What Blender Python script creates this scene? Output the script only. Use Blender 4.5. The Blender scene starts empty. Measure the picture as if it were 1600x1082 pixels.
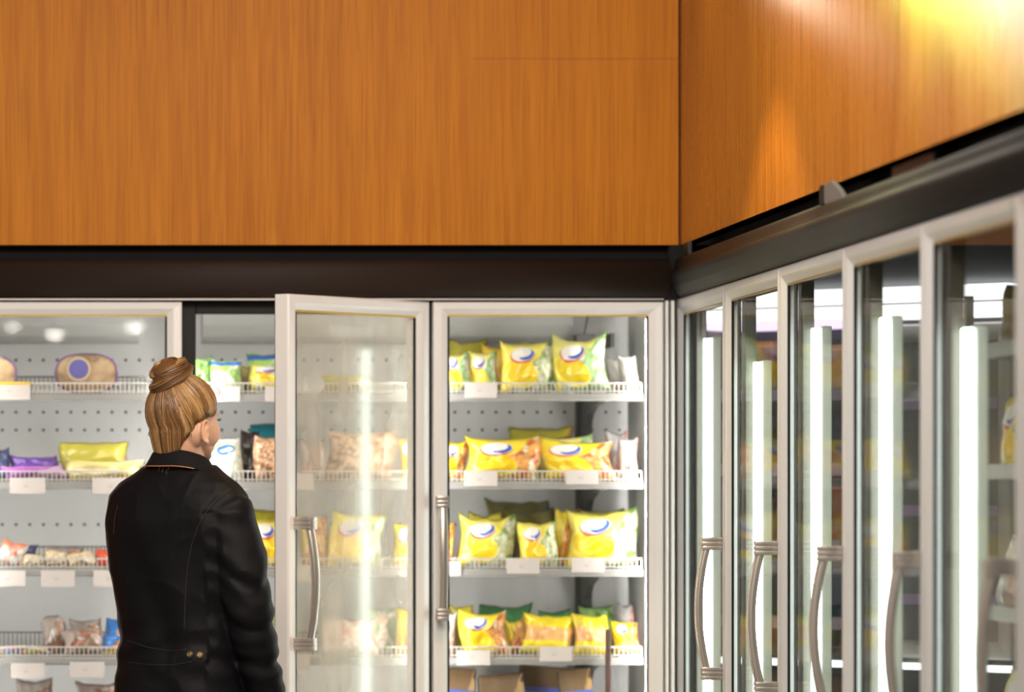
import bpy, bmesh, math, random
from mathutils import Vector, Matrix, noise
from mathutils.bvhtree import BVHTree

R = math.radians
SC = bpy.context.scene
COL = SC.collection
CAM_Z = 1.375

# ------------------------------------------------------------------ helpers
class MB:
    """collects shapes, links them as one mesh object"""
    def __init__(s):
        s.v = []; s.f = []; s.mi = []; s.uv = {}; s.m = 0; s.col = None
    def face(s, idx, uv=None):
        if uv: s.uv[len(s.f)] = uv
        s.f.append(tuple(idx)); s.mi.append(s.m)
    def box(s, x0, x1, y0, y1, z0, z1):
        n = len(s.v)
        s.v += [(x0,y0,z0),(x1,y0,z0),(x1,y1,z0),(x0,y1,z0),(x0,y0,z1),(x1,y0,z1),(x1,y1,z1),(x0,y1,z1)]
        for q in ((0,3,2,1),(4,5,6,7),(0,1,5,4),(1,2,6,5),(2,3,7,6),(3,0,4,7)):
            s.face([n+i for i in q])
        return s
    def loft(s, rings, caps=True, closed=True):
        n0 = len(s.v); k = len(rings[0])
        for r in rings: s.v += [tuple(p) for p in r]
        for a in range(len(rings)-1):
            for i in range(k if closed else k-1):
                j = (i+1) % k
                s.face([n0+a*k+i, n0+a*k+j, n0+(a+1)*k+j, n0+(a+1)*k+i])
        if caps:
            s.face([n0+i for i in range(k-1,-1,-1)])
            s.face([n0+(len(rings)-1)*k+i for i in range(k)])
        return s
    def tube(s, pts, rad, n=8, caps=True, squash=1.0, up=None):
        pts = [Vector(p) for p in pts]
        if not hasattr(rad, '__len__'): rad = [rad]*len(pts)
        rings = []; nrm = None
        for i, p in enumerate(pts):
            t = (pts[min(i+1,len(pts)-1)] - pts[max(i-1,0)]).normalized()
            if nrm is None:
                u = Vector(up) if up else (Vector((0,0,1)) if abs(t.z) < .9 else Vector((1,0,0)))
                nrm = (u - t*u.dot(t)).normalized()
            else:
                nrm = (nrm - t*nrm.dot(t))
                nrm = nrm.normalized() if nrm.length > 1e-6 else t.orthogonal().normalized()
            b = t.cross(nrm)
            rings.append([p + (nrm*math.cos(2*math.pi*a/n) + b*math.sin(2*math.pi*a/n)*squash)*rad[i] for a in range(n)])
        return s.loft(rings, caps)
    def prism(s, poly, axis, a, b):
        """extrude a 2D polygon along an axis; poly gives the two other coords in xyz order"""
        def P(q, t):
            return {'x':(t,q[0],q[1]),'y':(q[0],t,q[1]),'z':(q[0],q[1],t)}[axis]
        return s.loft([[P(q,a) for q in poly],[P(q,b) for q in poly]])
    def ellipsoid(s, fn, c, r, nu=20, nv=14):
        rings = []
        for j in range(1, nv):
            th = math.pi*j/nv
            rings.append([fn(c[0]+r[0]*math.sin(th)*math.cos(2*math.pi*i/nu), c[1]+r[1]*math.sin(th)*math.sin(2*math.pi*i/nu), c[2]-r[2]*math.cos(th)) for i in range(nu)])
        return s.loft(rings)
    def build(s, name, mats, parent=None, smooth=False, bevel=0, sub=0, loc=None):
        me = bpy.data.meshes.new(name)
        me.from_pydata([tuple(p) for p in s.v], [], s.f)
        mats = mats if isinstance(mats, (list, tuple)) else [mats]
        for m in mats: me.materials.append(m)
        if len(mats) > 1: me.polygons.foreach_set('material_index', s.mi)
        if s.uv:
            L = me.uv_layers.new(name='UVMap')
            for fi, uvs in s.uv.items():
                for k, li in enumerate(me.polygons[fi].loop_indices): L.data[li].uv = uvs[k]
        if s.col:
            ca = me.color_attributes.new('tone', 'FLOAT_COLOR', 'POINT')
            flat = []
            for c in s.col: flat += [c, c, c, 1]
            ca.data.foreach_set('color', flat)
        bm = bmesh.new(); bm.from_mesh(me); bmesh.ops.recalc_face_normals(bm, faces=bm.faces); bm.to_mesh(me); bm.free()
        if smooth: me.polygons.foreach_set('use_smooth', [True]*len(me.polygons))
        o = bpy.data.objects.new(name, me); COL.objects.link(o)
        if parent: o.parent = parent
        if loc: o.location = loc
        if bevel:
            b = o.modifiers.new('bevel', 'BEVEL'); b.width = bevel; b.segments = 2; b.limit_method = 'ANGLE'
        if sub:
            b = o.modifiers.new('sub', 'SUBSURF'); b.levels = sub; b.render_levels = sub
        return o

def empty(name, loc=(0,0,0), rot=(0,0,0), parent=None):
    o = bpy.data.objects.new(name, None); COL.objects.link(o)
    o.location = loc; o.rotation_euler = rot; o.empty_display_size = .1
    if parent: o.parent = parent
    return o
def tag(o, label, cat, group=None):
    o['label'] = label; o['category'] = cat
    if group: o['group'] = group
    return o
def struct(o, label, cat):
    o['kind'] = 'structure'; o['label'] = label; o['category'] = cat
    return o
def baked(o):
    """apply modifiers of a temporary object and hand back the mesh"""
    dg = bpy.context.evaluated_depsgraph_get(); dg.update()
    me = bpy.data.meshes.new_from_object(o.evaluated_get(dg))
    bpy.data.objects.remove(o)
    return me
def smoothstep(a, b, x):
    t = max(0, min(1, (x-a)/(b-a))); return t*t*(3-2*t)
def lerp(a, b, t): return a + (b-a)*t
def interp(tab, x):
    for (x0, *a), (x1, *b) in zip(tab, tab[1:]):
        if x <= x1:
            t = max(0, (x-x0)/(x1-x0)); return [lerp(p, q, t) for p, q in zip(a, b)]
    return list(tab[-1][1:])

# ------------------------------------------------------------------ materials
class NT:
    def __init__(s, name):
        s.mat = bpy.data.materials.new(name); s.mat.use_nodes = True
        s.t = s.mat.node_tree; s.t.nodes.clear()
        s.out = s.n('ShaderNodeOutputMaterial')
    def n(s, kind, **kw):
        nd = s.t.nodes.new(kind)
        for k, v in kw.items(): setattr(nd, k, v)
        return nd
    def l(s, a, b): s.t.links.new(a, b)
    def setin(s, sock, v):
        if isinstance(v, bpy.types.NodeSocket): s.l(v, sock)
        else:
            if isinstance(v, tuple) and len(v) == 3 and sock.type == 'RGBA': v = (*v, 1)
            sock.default_value = v
    def math(s, op, a, b=0.0, c=None, clamp=False):
        m = s.n('ShaderNodeMath', operation=op); m.use_clamp = clamp
        s.setin(m.inputs[0], a); s.setin(m.inputs[1], b)
        if c is not None: s.setin(m.inputs[2], c)
        return m.outputs[0]
    def mix(s, f, a, b):
        m = s.n('ShaderNodeMix', data_type='RGBA')
        s.setin(m.inputs[0], f); s.setin(m.inputs[6], a); s.setin(m.inputs[7], b)
        return m.outputs[2]
    def step(s, x, lo, hi):
        m = s.n('ShaderNodeMapRange', interpolation_type='SMOOTHSTEP')
        s.setin(m.inputs[0], x); m.inputs[1].default_value = lo; m.inputs[2].default_value = hi
        return m.outputs[0]
    def noise(s, vec=None, scale=5, detail=2, rough=.5):
        m = s.n('ShaderNodeTexNoise'); m.inputs['Scale'].default_value = scale
        m.inputs['Detail'].default_value = detail; m.inputs['Roughness'].default_value = rough
        if vec is not None: s.l(vec, m.inputs['Vector'])
        return m.outputs['Fac']
    def coords(s, which='Object', scale=(1,1,1)):
        c = s.n('ShaderNodeTexCoord'); mp = s.n('ShaderNodeMapping')
        s.l(c.outputs[which], mp.inputs[0]); mp.inputs['Scale'].default_value = scale
        return mp.outputs[0]
    def principled(s, color, rough=.5, metal=0, bump=None, bump_strength=.2, **kw):
        p = s.n('ShaderNodeBsdfPrincipled')
        s.setin(p.inputs['Base Color'], color); s.setin(p.inputs['Roughness'], rough); s.setin(p.inputs['Metallic'], metal)
        for k, v in kw.items(): s.setin(p.inputs[k], v)
        if bump is not None:
            b = s.n('ShaderNodeBump'); b.inputs['Strength'].default_value = bump_strength; b.inputs['Distance'].default_value = .01
            s.l(bump, b.inputs['Height']); s.l(b.outputs[0], p.inputs['Normal'])
        return p
    def done(s, shader):
        s.l(shader, s.out.inputs[0]); return s.mat

def pm(name, col, rough=.5, metal=0, var=.08, scale=12, bump=0, stretch=(1,1,1), **kw):
    """principled with gentle procedural variation of its own colour"""
    t = NT(name)
    f = t.noise(t.coords('Object', stretch), scale, 3)
    lo = tuple(c*(1-var) for c in col); hi = tuple(min(1, c*(1+var)) for c in col)
    c = t.mix(f, lo, hi)
    p = t.principled(c, rough, metal, f if bump else None, bump, **kw)
    return t.done(p.outputs[0])
def emit(name, col, strength):
    t = NT(name); e = t.n('ShaderNodeEmission')
    e.inputs[0].default_value = (*col, 1); e.inputs[1].default_value = strength
    return t.done(e.outputs[0])
def glass(name, tint=(.96,.985,.97), haze=0.0, haze_col=(.9,.88,.82), rough=0.0, boost=1.0):
    t = NT(name)
    g = t.n('ShaderNodeNewGeometry')
    d = t.n('ShaderNodeVectorMath', operation='DOT_PRODUCT')
    t.l(g.outputs['Normal'], d.inputs[0]); t.l(g.outputs['Incoming'], d.inputs[1])
    c = t.math('SUBTRACT', 1.0, t.math('ABSOLUTE', d.outputs['Value']), clamp=True)
    fr = t.math('MULTIPLY_ADD', t.math('POWER', c, 5.0), .96*boost, .04*boost, clamp=True)
    tr = t.n('ShaderNodeBsdfTransparent'); tr.inputs[0].default_value = (*tint, 1)
    gl = t.n('ShaderNodeBsdfAnisotropic') if False else t.n('ShaderNodeBsdfGlossy')
    gl.inputs['Roughness'].default_value = rough
    base = tr.outputs[0]
    if haze:
        df = t.n('ShaderNodeBsdfDiffuse'); df.inputs[0].default_value = (*haze_col, 1)
        tl = t.n('ShaderNodeBsdfTranslucent'); tl.inputs[0].default_value = (*haze_col, 1)
        m0 = t.n('ShaderNodeMixShader'); m0.inputs[0].default_value = .5
        t.l(df.outputs[0], m0.inputs[1]); t.l(tl.outputs[0], m0.inputs[2])
        hz = t.math('MULTIPLY', t.noise(t.coords('Object', (3,3,1)), 3, 2), haze*2, clamp=True)
        m1 = t.n('ShaderNodeMixShader'); t.l(hz, m1.inputs[0]); t.l(base, m1.inputs[1]); t.l(m0.outputs[0], m1.inputs[2])
        base = m1.outputs[0]
    m = t.n('ShaderNodeMixShader'); t.l(fr, m.inputs[0]); t.l(base, m.inputs[1]); t.l(gl.outputs[0], m.inputs[2])
    return t.done(m.outputs[0])

def wood(name, dark, mid, light, rough=.4, spec=.12, streak=0):
    t = NT(name)
    v = t.coords('Object', (1,1,.035)); v2 = t.coords('Object', (1,1,.012)); v3 = t.coords('Object', (1,1,.25))
    fine = t.noise(v2, 260, 4, .65); grain = t.noise(v, 62, 5, .6); broad = t.noise(v3, 2.2, 2)
    wv = t.n('ShaderNodeTexWave', wave_type='BANDS', bands_direction='DIAGONAL')
    t.l(t.coords('Object', (1,1,.03)), wv.inputs[0]); wv.inputs['Scale'].default_value = 7
    wv.inputs['Distortion'].default_value = 9; wv.inputs['Detail'].default_value = 3
    c = t.mix(t.step(grain, .3, .7), mid, light)
    c = t.mix(t.math('MULTIPLY', t.step(fine, .45, .70), .75), c, dark)
    c = t.mix(t.math('MULTIPLY', wv.outputs['Fac'], .2), c, dark)
    c = t.mix(t.math('MULTIPLY', t.step(broad, .3, .75), .25), c, light)
    if streak: rough = t.math('MULTIPLY_ADD', grain, .22, rough-.11)
    p = t.principled(c, rough, 0, None if streak else fine, .05)
    p.inputs['Specular IOR Level'].default_value = spec
    if streak:      # lacquer brushed across the grain: highlights drawn out vertically
        p.inputs['Anisotropic'].default_value = streak
        tg = t.n('ShaderNodeCombineXYZ'); tg.inputs[2].default_value = 1.0
        t.l(tg.outputs[0], p.inputs['Tangent'])
    return t.done(p.outputs[0])

def perforated(name, col):
    """painted steel with rows of small round punched holes"""
    t = NT(name)
    c = t.n('ShaderNodeTexCoord'); s = t.n('ShaderNodeSeparateXYZ'); t.l(c.outputs['Object'], s.inputs[0])
    x, z = s.outputs[0], s.outputs[2]
    dx = t.math('SUBTRACT', t.math('MODULO', t.math('ADD', x, 20.0), .04), .02)
    mask = None
    for zr in (1.752, 1.600, 1.548, 1.272):
        dz = t.math('SUBTRACT', z, zr)
        r = t.math('SQRT', t.math('ADD', t.math('MULTIPLY', dx, dx), t.math('MULTIPLY', dz, dz)))
        k = t.math('SUBTRACT', 1.0, t.step(r, .0035, .0055))
        mask = k if mask is None else t.math('MAXIMUM', mask, k)
    base = t.mix(t.noise(t.coords(), 4, 2), tuple(q*.95 for q in col), col)
    p = t.principled(t.mix(mask, base, (.05,.05,.055)), .45)
    return t.done(p.outputs[0])

def bagmat(name, base, top=None, photo=None, cut=.62, panel=None, logo=None, scale=9, rough=.28, alpha=1.0, stripe=None):
    """printed plastic film: ground colour, picture of the food, colour panel, oval emblem"""
    t = NT(name)
    c = t.n('ShaderNodeTexCoord'); s = t.n('ShaderNodeSeparateXYZ'); t.l(c.outputs['UV'], s.inputs[0])
    u, v = s.outputs[0], s.outputs[1]
    nz = t.noise(c.outputs['UV'], 3.5, 2)
    col = t.mix(t.step(v, .25, .9), base, top or base)
    col = t.mix(t.math('MULTIPLY', t.step(nz, .45, .7), .18), col, tuple(q*.75 for q in base))
    if photo:
        vo = t.n('ShaderNodeTexVoronoi'); vo.inputs['Scale'].default_value = scale; t.l(c.outputs['UV'], vo.inputs['Vector'])
        sp = t.n('ShaderNodeSeparateColor'); t.l(vo.outputs['Color'], sp.inputs[0])
        pc = t.mix(t.step(sp.outputs[0], .3, .4), photo[0], photo[1])
        pc = t.mix(t.step(sp.outputs[1], .6, .7), pc, photo[2])
        pc = t.mix(t.math('MULTIPLY', t.step(vo.outputs['Distance'], .35, .8), .35), pc, (.08,.05,.02))
        m = t.math('ADD', t.math('MULTIPLY', u, .75), t.math('MULTIPLY', t.math('SUBTRACT', 1.0, v), .6))
        m = t.step(t.math('ADD', m, t.math('MULTIPLY', t.math('SUBTRACT', nz, .5), .35)), cut-.03, cut+.03)
        col = t.mix(m, col, pc)
    def ell(cx, cy, rx, ry, soft=.12, tilt=0.0):
        a = t.math('SUBTRACT', u, cx); b = t.math('SUBTRACT', v, cy)
        if tilt: b = t.math('SUBTRACT', b, t.math('MULTIPLY', a, tilt))
        a = t.math('DIVIDE', a, rx); b = t.math('DIVIDE', b, ry)
        r = t.math('ADD', t.math('MULTIPLY', a, a), t.math('MULTIPLY', b, b))
        return t.math('SUBTRACT', 1.0, t.step(r, 1-soft, 1+soft))
    if panel:
        col = t.mix(ell(.34, .36, .34, .27, .1, -.25), col, tuple(min(1, q*1.15+.12) for q in panel))
        col = t.mix(ell(.36, .39, .31, .24, .08, -.25), col, panel)
    if stripe:
        for z0, z1, cc in stripe:
            k = t.math('MULTIPLY', t.step(v, z0-.02, z0+.02), t.math('SUBTRACT', 1.0, t.step(v, z1-.02, z1+.02)))
            col = t.mix(k, col, cc)
    if logo == 'swirl':
        col = t.mix(ell(.36, .72, .23, .17, .1, .15), col, (.62,.08,.08))
        col = t.mix(ell(.37, .745, .22, .15, .1, .15), col, (.85,.82,.78))
        arc = t.math('MULTIPLY', ell(.43, .74, .15, .12, .12, .3), t.math('SUBTRACT', 1.0, ell(.37, .785, .16, .11, .12, .2)))
        col = t.mix(arc, col, (.03,.10,.45))
    elif logo == 'blue':
        col = t.mix(ell(.5, .72, .36, .17, .08, .1), col, (.85,.8,.12))
        col = t.mix(ell(.52, .71, .30, .13, .08, .1), col, (.05,.16,.62))
        col = t.mix(ell(.54, .70, .20, .035, .2, .1), col, (.8,.82,.9))
    p = t.principled(col, rough, 0, t.noise(t.coords('Object'), 60, 3), .12)
    p.inputs['Coat Weight'].default_value = .25; p.inputs['Coat Roughness'].default_value = .12
    if alpha < 1: p.inputs['Alpha'].default_value = alpha
    return t.done(p.outputs[0])
# ------------------------------------------------------------------ palette
M = {}
M['wood_back'] = wood('orange_veneer', (.29,.082,.0045), (.46,.148,.007), (.57,.205,.012), .45)
M['wood_right'] = wood('brown_veneer', (.17,.050,.005), (.31,.095,.008), (.46,.165,.02), .29, .42, 1.0)
M['black'] = pm('black_plastic', (.012,.011,.012), .45)
M['gasket'] = pm('dark_gasket', (.005,.0042,.0045), .5)
M['gasket'].node_tree.nodes['Principled BSDF'].inputs['Specular IOR Level'].default_value = .25
M['void'] = pm('matt_black_recess', (.003,.003,.003), .9)
M['fascia'] = pm('dark_brown_fascia', (.022,.0125,.0085), .6, .0, .15, 3)
M['fascia'].node_tree.nodes['Principled BSDF'].inputs['Specular IOR Level'].default_value = .2
M['fascia_metal'] = pm('dark_rolled_metal', (.0075,.007,.007), .55, .0, .15, 6, stretch=(1,1,8))
M['fascia_metal'].node_tree.nodes['Principled BSDF'].inputs['Specular IOR Level'].default_value = .28
M['frame'] = pm('silver_door_frame', (.88,.86,.85), .34, .08, .04, 8, stretch=(1,1,.1))
M['frame_r'] = pm('anodised_door_frame', (.70,.70,.71), .30, .3, .05, 10, stretch=(1,1,.1))
M['frame_edge'] = pm('grey_frame_edge', (.50,.46,.44), .35, .4, .05, 8)
M['handle'] = pm('brushed_handle_metal', (.56,.51,.47), .28, .7, .06, 30, stretch=(1,1,.1))
M['bead'] = pm('yellow_glazing_bead', (.62,.42,.04), .4)  # yellow of the mirrored wood wall, put into a strip's colour
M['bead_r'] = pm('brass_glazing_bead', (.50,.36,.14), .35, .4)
M['glass'] = glass('clear_door_glass', (.985,.99,.985))
M['glass_open'] = glass('misted_door_glass', (.97,.96,.92), .24, (.95,.92,.82), .07, 1.1)
M['glass_r'] = glass('green_tinted_glass', (.96,.985,.97), .0, boost=.34, rough=.02)
M['steel_white'] = pm('white_painted_steel', (.74,.74,.73), .42, 0, .04, 5)
M['panel'] = perforated('perforated_back_panel', (.82,.82,.82))
M['duct'] = pm('pale_duct_panel', (.66,.66,.64), .5, 0, .05, 3)
M['wire'] = pm('white_wire', (.68,.66,.62), .4, .2, .05, 20)
M['shelf'] = pm('white_shelf_steel', (.33,.325,.315), .42, .1, .05, 6)
M['bracket'] = pm('grey_steel_bracket', (.10,.098,.095), .45, .3, .15, 20)
M['led'] = emit('led_tube', (1.0,.975,.92), 44)
M['led_cool'] = emit('cool_led_tube', (.88,1.0,.94), 13)
M['mullion_in'] = pm('white_inner_mullion', (.72,.80,.76), .5, 0, .03, 4)
M['dark_int'] = pm('dark_teal_interior', (.030,.042,.045), .6)
M['grey_int'] = pm('grey_interior', (.30,.31,.30), .55)
M['floor'] = pm('grey_floor_tile', (.33,.31,.29), .35, 0, .1, 2)
M['ceil'] = pm('ceiling_paint', (.55,.52,.48), .8)
M['clip'] = pm('dark_grey_clip', (.11,.105,.10), .5)
M['inner_frame'] = pm('dark_bronze_inner_frame', (.085,.075,.058), .4)
M['cord'] = pm('black_cord', (.02,.02,.02), .5)

# ------------------------------------------------------------------ setting
def slab(name, m, x0, x1, y0, y1, z0, z1, label, cat):
    o = MB().box(x0, x1, y0, y1, z0, z1).build(name, m)
    return struct(o, label, cat)
slab('floor', M['floor'], -4.5, 3.2, -6.2, 11.7, -.06, 0, 'grey tiled shop floor', 'floor')
slab('ceiling', M['ceil'], -4.5, 3.2, -6.2, 11.7, 3.3, 3.36, 'pale ceiling of the shop', 'ceiling')
wb = MB()
wb.box(-4.5, 1.696, 10.60, 10.64, 2.05, 3.3)
wb.box(-4.5, -.62, 10.60, 10.64, 0, 2.0485)
struct(wb.build('wall_back', M['wood_back']), 'orange wood veneer wall above the back freezers', 'wall')
slab('wall_right', M['wood_right'], 1.70, 1.74, 5.2, 10.64, 2.049, 3.3, 'glossy brown wood wall above the right-hand freezers', 'wall')
slab('trim_4', M['void'], 1.672, 1.778, 10.60, 10.659, 1.906, 2.05, 'black filler in the corner between the two fascias', 'trim')
slab('trim_1', M['void'], 1.696, 1.70, 10.605, 10.64, 2.05, 3.3, 'thin dark joint in the wood corner', 'trim')
slab('trim_5', pm('dark_wood_joint', (.26,.075,.006), .6), 1.13, 1.695, 10.5992, 10.60, 2.5632, 2.5652, 'faint horizontal joint in the back wood wall', 'trim')
slab('trim_2', M['void'], -.62, 1.684, 10.66, 10.72, 2.012, 2.3, 'black shadow gap under the back wood wall', 'trim')
slab('trim_3', M['void'], 1.78, 1.82, 5.2, 11.8, 1.99, 2.3, 'black shadow gap under the right wood wall', 'trim')

# ------------------------------------------------------------------ doors
def frame_ring(mb, x0, x1, z0, z1, sw, rail, depth, bev=.007):
    """mitred door frame: outline x0..x1, z0..z1; front at y=0"""
    prof = [(0,0,depth),(0,0,bev*.6),(bev*.7,bev*.7,0),(sw*.55,rail*.55,.0015),(sw-bev*1.8,rail-bev*1.8,.004),(sw,rail,.013),(sw,rail,depth)]
    n0 = len(mb.v); k = len(prof)
    for a, b, y in prof:
        mb.v += [(x0+a,y,z0+b),(x1-a,y,z0+b),(x1-a,y,z1-b),(x0+a,y,z1-b)]
    for i in range(k):
        j = (i+1) % k
        for c in range(4):
            d = (c+1) % 4
            mb.face([n0+i*4+c, n0+i*4+d, n0+j*4+d, n0+j*4+c])
def handle_mb(x, z0, z1, side=1):
    mb = MB()
    for z in (z0, z1):
        for dz in (-.0112, 0, .0112):
            mb.box(x-.016, x+.016, -.053, .001, z+dz-.0052, z+dz+.0052)
        mb.box(x-.013, x+.013, -.050, 0, z-.0155, z+.0155)
    pts = []
    for i in range(17):
        t = i/16
        pts.append((x, -.037-.024*math.sin(math.pi*t)**.85, lerp(z0, z1, t)))
    mb.tube(pts, .0138, 10, True, .78, up=(1,0,0))
    return mb
def freezer_door(parent, loc, rot, x0, x1, z0, z1, mats, hx, hz, sw=.04, rail=.034, bead=True, depth=.045):  # bead: the strip painted as a reflection along the glass top
    fm, gm, bm_, em_ = mats
    mb = MB(); frame_ring(mb, x0, x1, z0, z1, sw, rail, depth)
    d = mb.build('door', fm, parent, loc=loc); d.rotation_euler = (0,0,rot)
    MB().box(x0+sw-.004, x1-sw+.004, .020, .026, z0+rail-.004, z1-rail+.004).build('glass_pane', gm, d)
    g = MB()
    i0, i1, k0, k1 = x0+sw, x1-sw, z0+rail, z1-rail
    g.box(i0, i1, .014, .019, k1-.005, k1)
    if bead: g.build('glazing_bead', bm_, d)  # golden strip imitates the wood wall's reflection along the glass top
    s = MB(); s.box(i0, i0+.006, .014, .0195, k0, k1-.005); s.box(i1-.006, i1, .014, .0195, k0, k1-.005); s.box(i0+.006, i1-.006, .014, .0195, k0, k0+.006)
    s.build('glass_seal', em_, d)
    e = MB(); y0 = depth
    e.box(x0+.012, x0+.028, y0, y0+.012, z0+.012, z1-.012); e.box(x1-.028, x1-.012, y0, y0+.012, z0+.012, z1-.012)
    e.box(x0+.028, x1-.028, y0, y0+.012, z1-.028, z1-.012); e.box(x0+.028, x1-.028, y0, y0+.012, z0+.012, z0+.028)
    e.build('door_gasket', M['gasket'], d)
    handle_mb(hx, *hz).build('handle', M['handle'], d, True, .0012)
    return d

# ------------------------------------------------------------------ back freezer
back = tag(empty('freezer_cabinet', (.53, 10.95, 0)), 'long upright freezer along the back wall with one glass door open', 'freezer')
BO = Vector((.53, 10.95, 0))
def wpart(mb, name, m, parent, origin, smooth=False, bevel=0):
    mb.v = [Vector(p)-origin for p in mb.v]
    return mb.build(name, m, parent, smooth, bevel)
def bpart(mb, name, m, smooth=False, bevel=0): return wpart(mb, name, m, back, BO, smooth, bevel)
XL, XR = -.60, 1.675
bpart(MB().box(XL, XR, 10.62, 11.3, 0, .34), 'base', M['black'], bevel=.004)
bk = MB().box(XL, XR, 11.20, 11.24, .34, 1.93); bk.v = [Vector(p)-Vector((0,10.95,0)) for p in bk.v]
bko = bk.build('back_panel', M['panel'], back); bko.location = (-.53, 0, 0)
bpart(MB().box(XL, XR, 11.24, 11.3, .34, 1.93), 'outer_back', M['steel_white'])
bpart(MB().box(XL, XL+.03, 10.69, 11.2, .34, 1.93), 'side_wall', M['steel_white'])
bpart(MB().box(XR-.03, XR, 10.69, 11.2, .34, 1.93), 'side_wall', M['steel_white'])
bpart(MB().box(XL+.03, XR-.03, 10.69, 11.2, 1.895, 1.93), 'inner_ceiling', M['duct'])
fs = MB()
prof = [(10.70,1.903),(10.600,1.903),(10.592,1.908),(10.586,1.930),(10.584,1.965),(10.588,1.995),(10.600,2.010),(10.625,2.014),(10.70,2.014)]
fs.prism(prof, 'x', XL, 1.672)
bpart(fs, 'fascia', M['fascia'], True, 0)
bpart(MB().box(XL, XR, 10.70, 11.3, 1.93, 2.01), 'top_box', M['black'])
bpart(MB().box(XL, 1.655, 10.596, 10.604, 1.8975, 1.9015), 'lower_edge_strip', M['frame_edge'])
ff = MB()
for x0, x1 in ((XL,-.32),(.318,.366),(.985,1.026),(1.648,XR)): ff.box(x0, x1, 10.655, 10.69, .34, 1.90)
for x0, x1 in ((-.32,.318),(.366,.985),(1.026,1.648)):
    ff.box(x0, x1, 10.655, 10.69, 1.862, 1.90); ff.box(x0, x1, 10.655, 10.69, .34, .38)
bpart(ff, 'face_frame', M['gasket'], bevel=.002)
cs = MB(); cs.box(1.6605, 1.6685, 10.598, 10.64, .34, 1.896); cs.box(1.6765, 1.6855, 10.600, 10.64, .34, 1.896)
bpart(cs, 'corner_strip', M['frame'], bevel=.002)
for x in (-.30, .342, 1.003, 1.632):
    bpart(MB().box(x-.009, x+.009, 10.700, 10.716, .42, 1.85), 'light_tube', M['led'])
# ducts and small fittings under the ceiling
dp = [(11.199,1.80),(11.15,1.80),(11.12,1.818),(11.10,1.85),(11.10,1.894),(11.199,1.894)]
bpart(MB().prism(dp, 'x', -.57, .218), 'air_duct', M['duct'], False, .003)
bpart(MB().prism(dp, 'x', .40, 1.47), 'air_duct', M['duct'], False, .003)
bpart(MB().box(1.475, 1.53, 11.05, 11.12, 1.775, 1.822), 'sensor_box', M['bracket'], bevel=.002)
bpart(MB().tube([(1.50,11.08,1.82),(1.508,11.08,1.86),(1.517,11.08,1.897)], .003, 6), 'sensor_cable', M['bracket'])
bpart(MB().box(1.575, 1.584, 11.05, 11.19, 1.785, 1.825), 'hook_plate', M['bracket'])
# shelves
SHELF_Z = [1.622, 1.375, 1.130, .882, .635]
BAYS = [(-.42,.238), (.31,.972), (1.02,1.622)]
SY0, SY1 = 10.762, 11.199
def guard(x0, x1, y, z0, z1, step=.0125, r=.0013, th=.002):
    mb = MB(); n = max(2, int((x1-x0)/step))
    for i in range(n+1):
        x = lerp(x0, x1, i/n); mb.box(x-r, x+r, y-.001, y+.001, z0, z1)
    mb.box(x0, x1, y-th, y+th, z1-.0015, z1+.0025); mb.box(x0, x1, y-th, y+th, z0+.004, z0+.007)
    return mb
for b, (x0, x1) in enumerate(BAYS):
    for k, z in enumerate(SHELF_Z):
        mb = MB()
        mb.box(x0, x1, SY0, SY1, z+.010, z+.020)
        mb.prism([(SY0,z+.001),(SY0,z+.022),(SY0-.006,z+.022),(SY0-.008,z+.018),(SY0-.008,z+.004),(SY0-.004,z)], 'x', x0, x1)
        sh = bpart(mb, 'shelf', M['shelf'], bevel=.001)
        wpart(guard(x0+.004, x1-.004, SY0-.002, z+.022, z+.050), 'wire_guard', M['wire'], sh, BO)
        if b == 0 or k > 2:
            wpart(guard(x0+.004, x1-.004, 11.12, z+.020, z+.078), 'rear_wire_guard', M['bracket'], sh, BO)
        for xb in ((1.513,) if b == 2 else ()):
            w = .010
            br = MB().prism([(11.165,z+.009),(10.80,z+.009),(10.80,z-.004),(10.93,z-.010),(11.03,z-.030),(11.09,z-.070),(11.12,z-.118),(11.165,z-.118)], 'x', xb-w, xb+w)
            wpart(br, 'bracket', M['bracket'], sh, BO, False, .001)
x = 1.513
up = MB().box(x-.023, x+.023, 11.166, 11.199, .40, 1.70)
for i in range(34):
    z = .45+i*.037
    up.m = 1; up.box(x-.009, x+.009, 11.1635, 11.166, z, z+.016); up.m = 0
bpart(up, 'upright', [M['bracket'], M['void']])
# doors
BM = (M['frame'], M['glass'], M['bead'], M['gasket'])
ZD0, ZD1 = .36, 1.892
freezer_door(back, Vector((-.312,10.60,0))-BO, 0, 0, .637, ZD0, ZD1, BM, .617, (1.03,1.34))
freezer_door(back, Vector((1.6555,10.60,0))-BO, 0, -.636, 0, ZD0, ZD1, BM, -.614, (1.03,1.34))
freezer_door(back, Vector((1.0105,10.60,0))-BO, R(47.4), -.617, 0, ZD0, ZD1, (M['frame'], M['glass_open'], M['bead'], M['gasket']), -.578, (.965,1.285), sw=.046, rail=.040)

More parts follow.
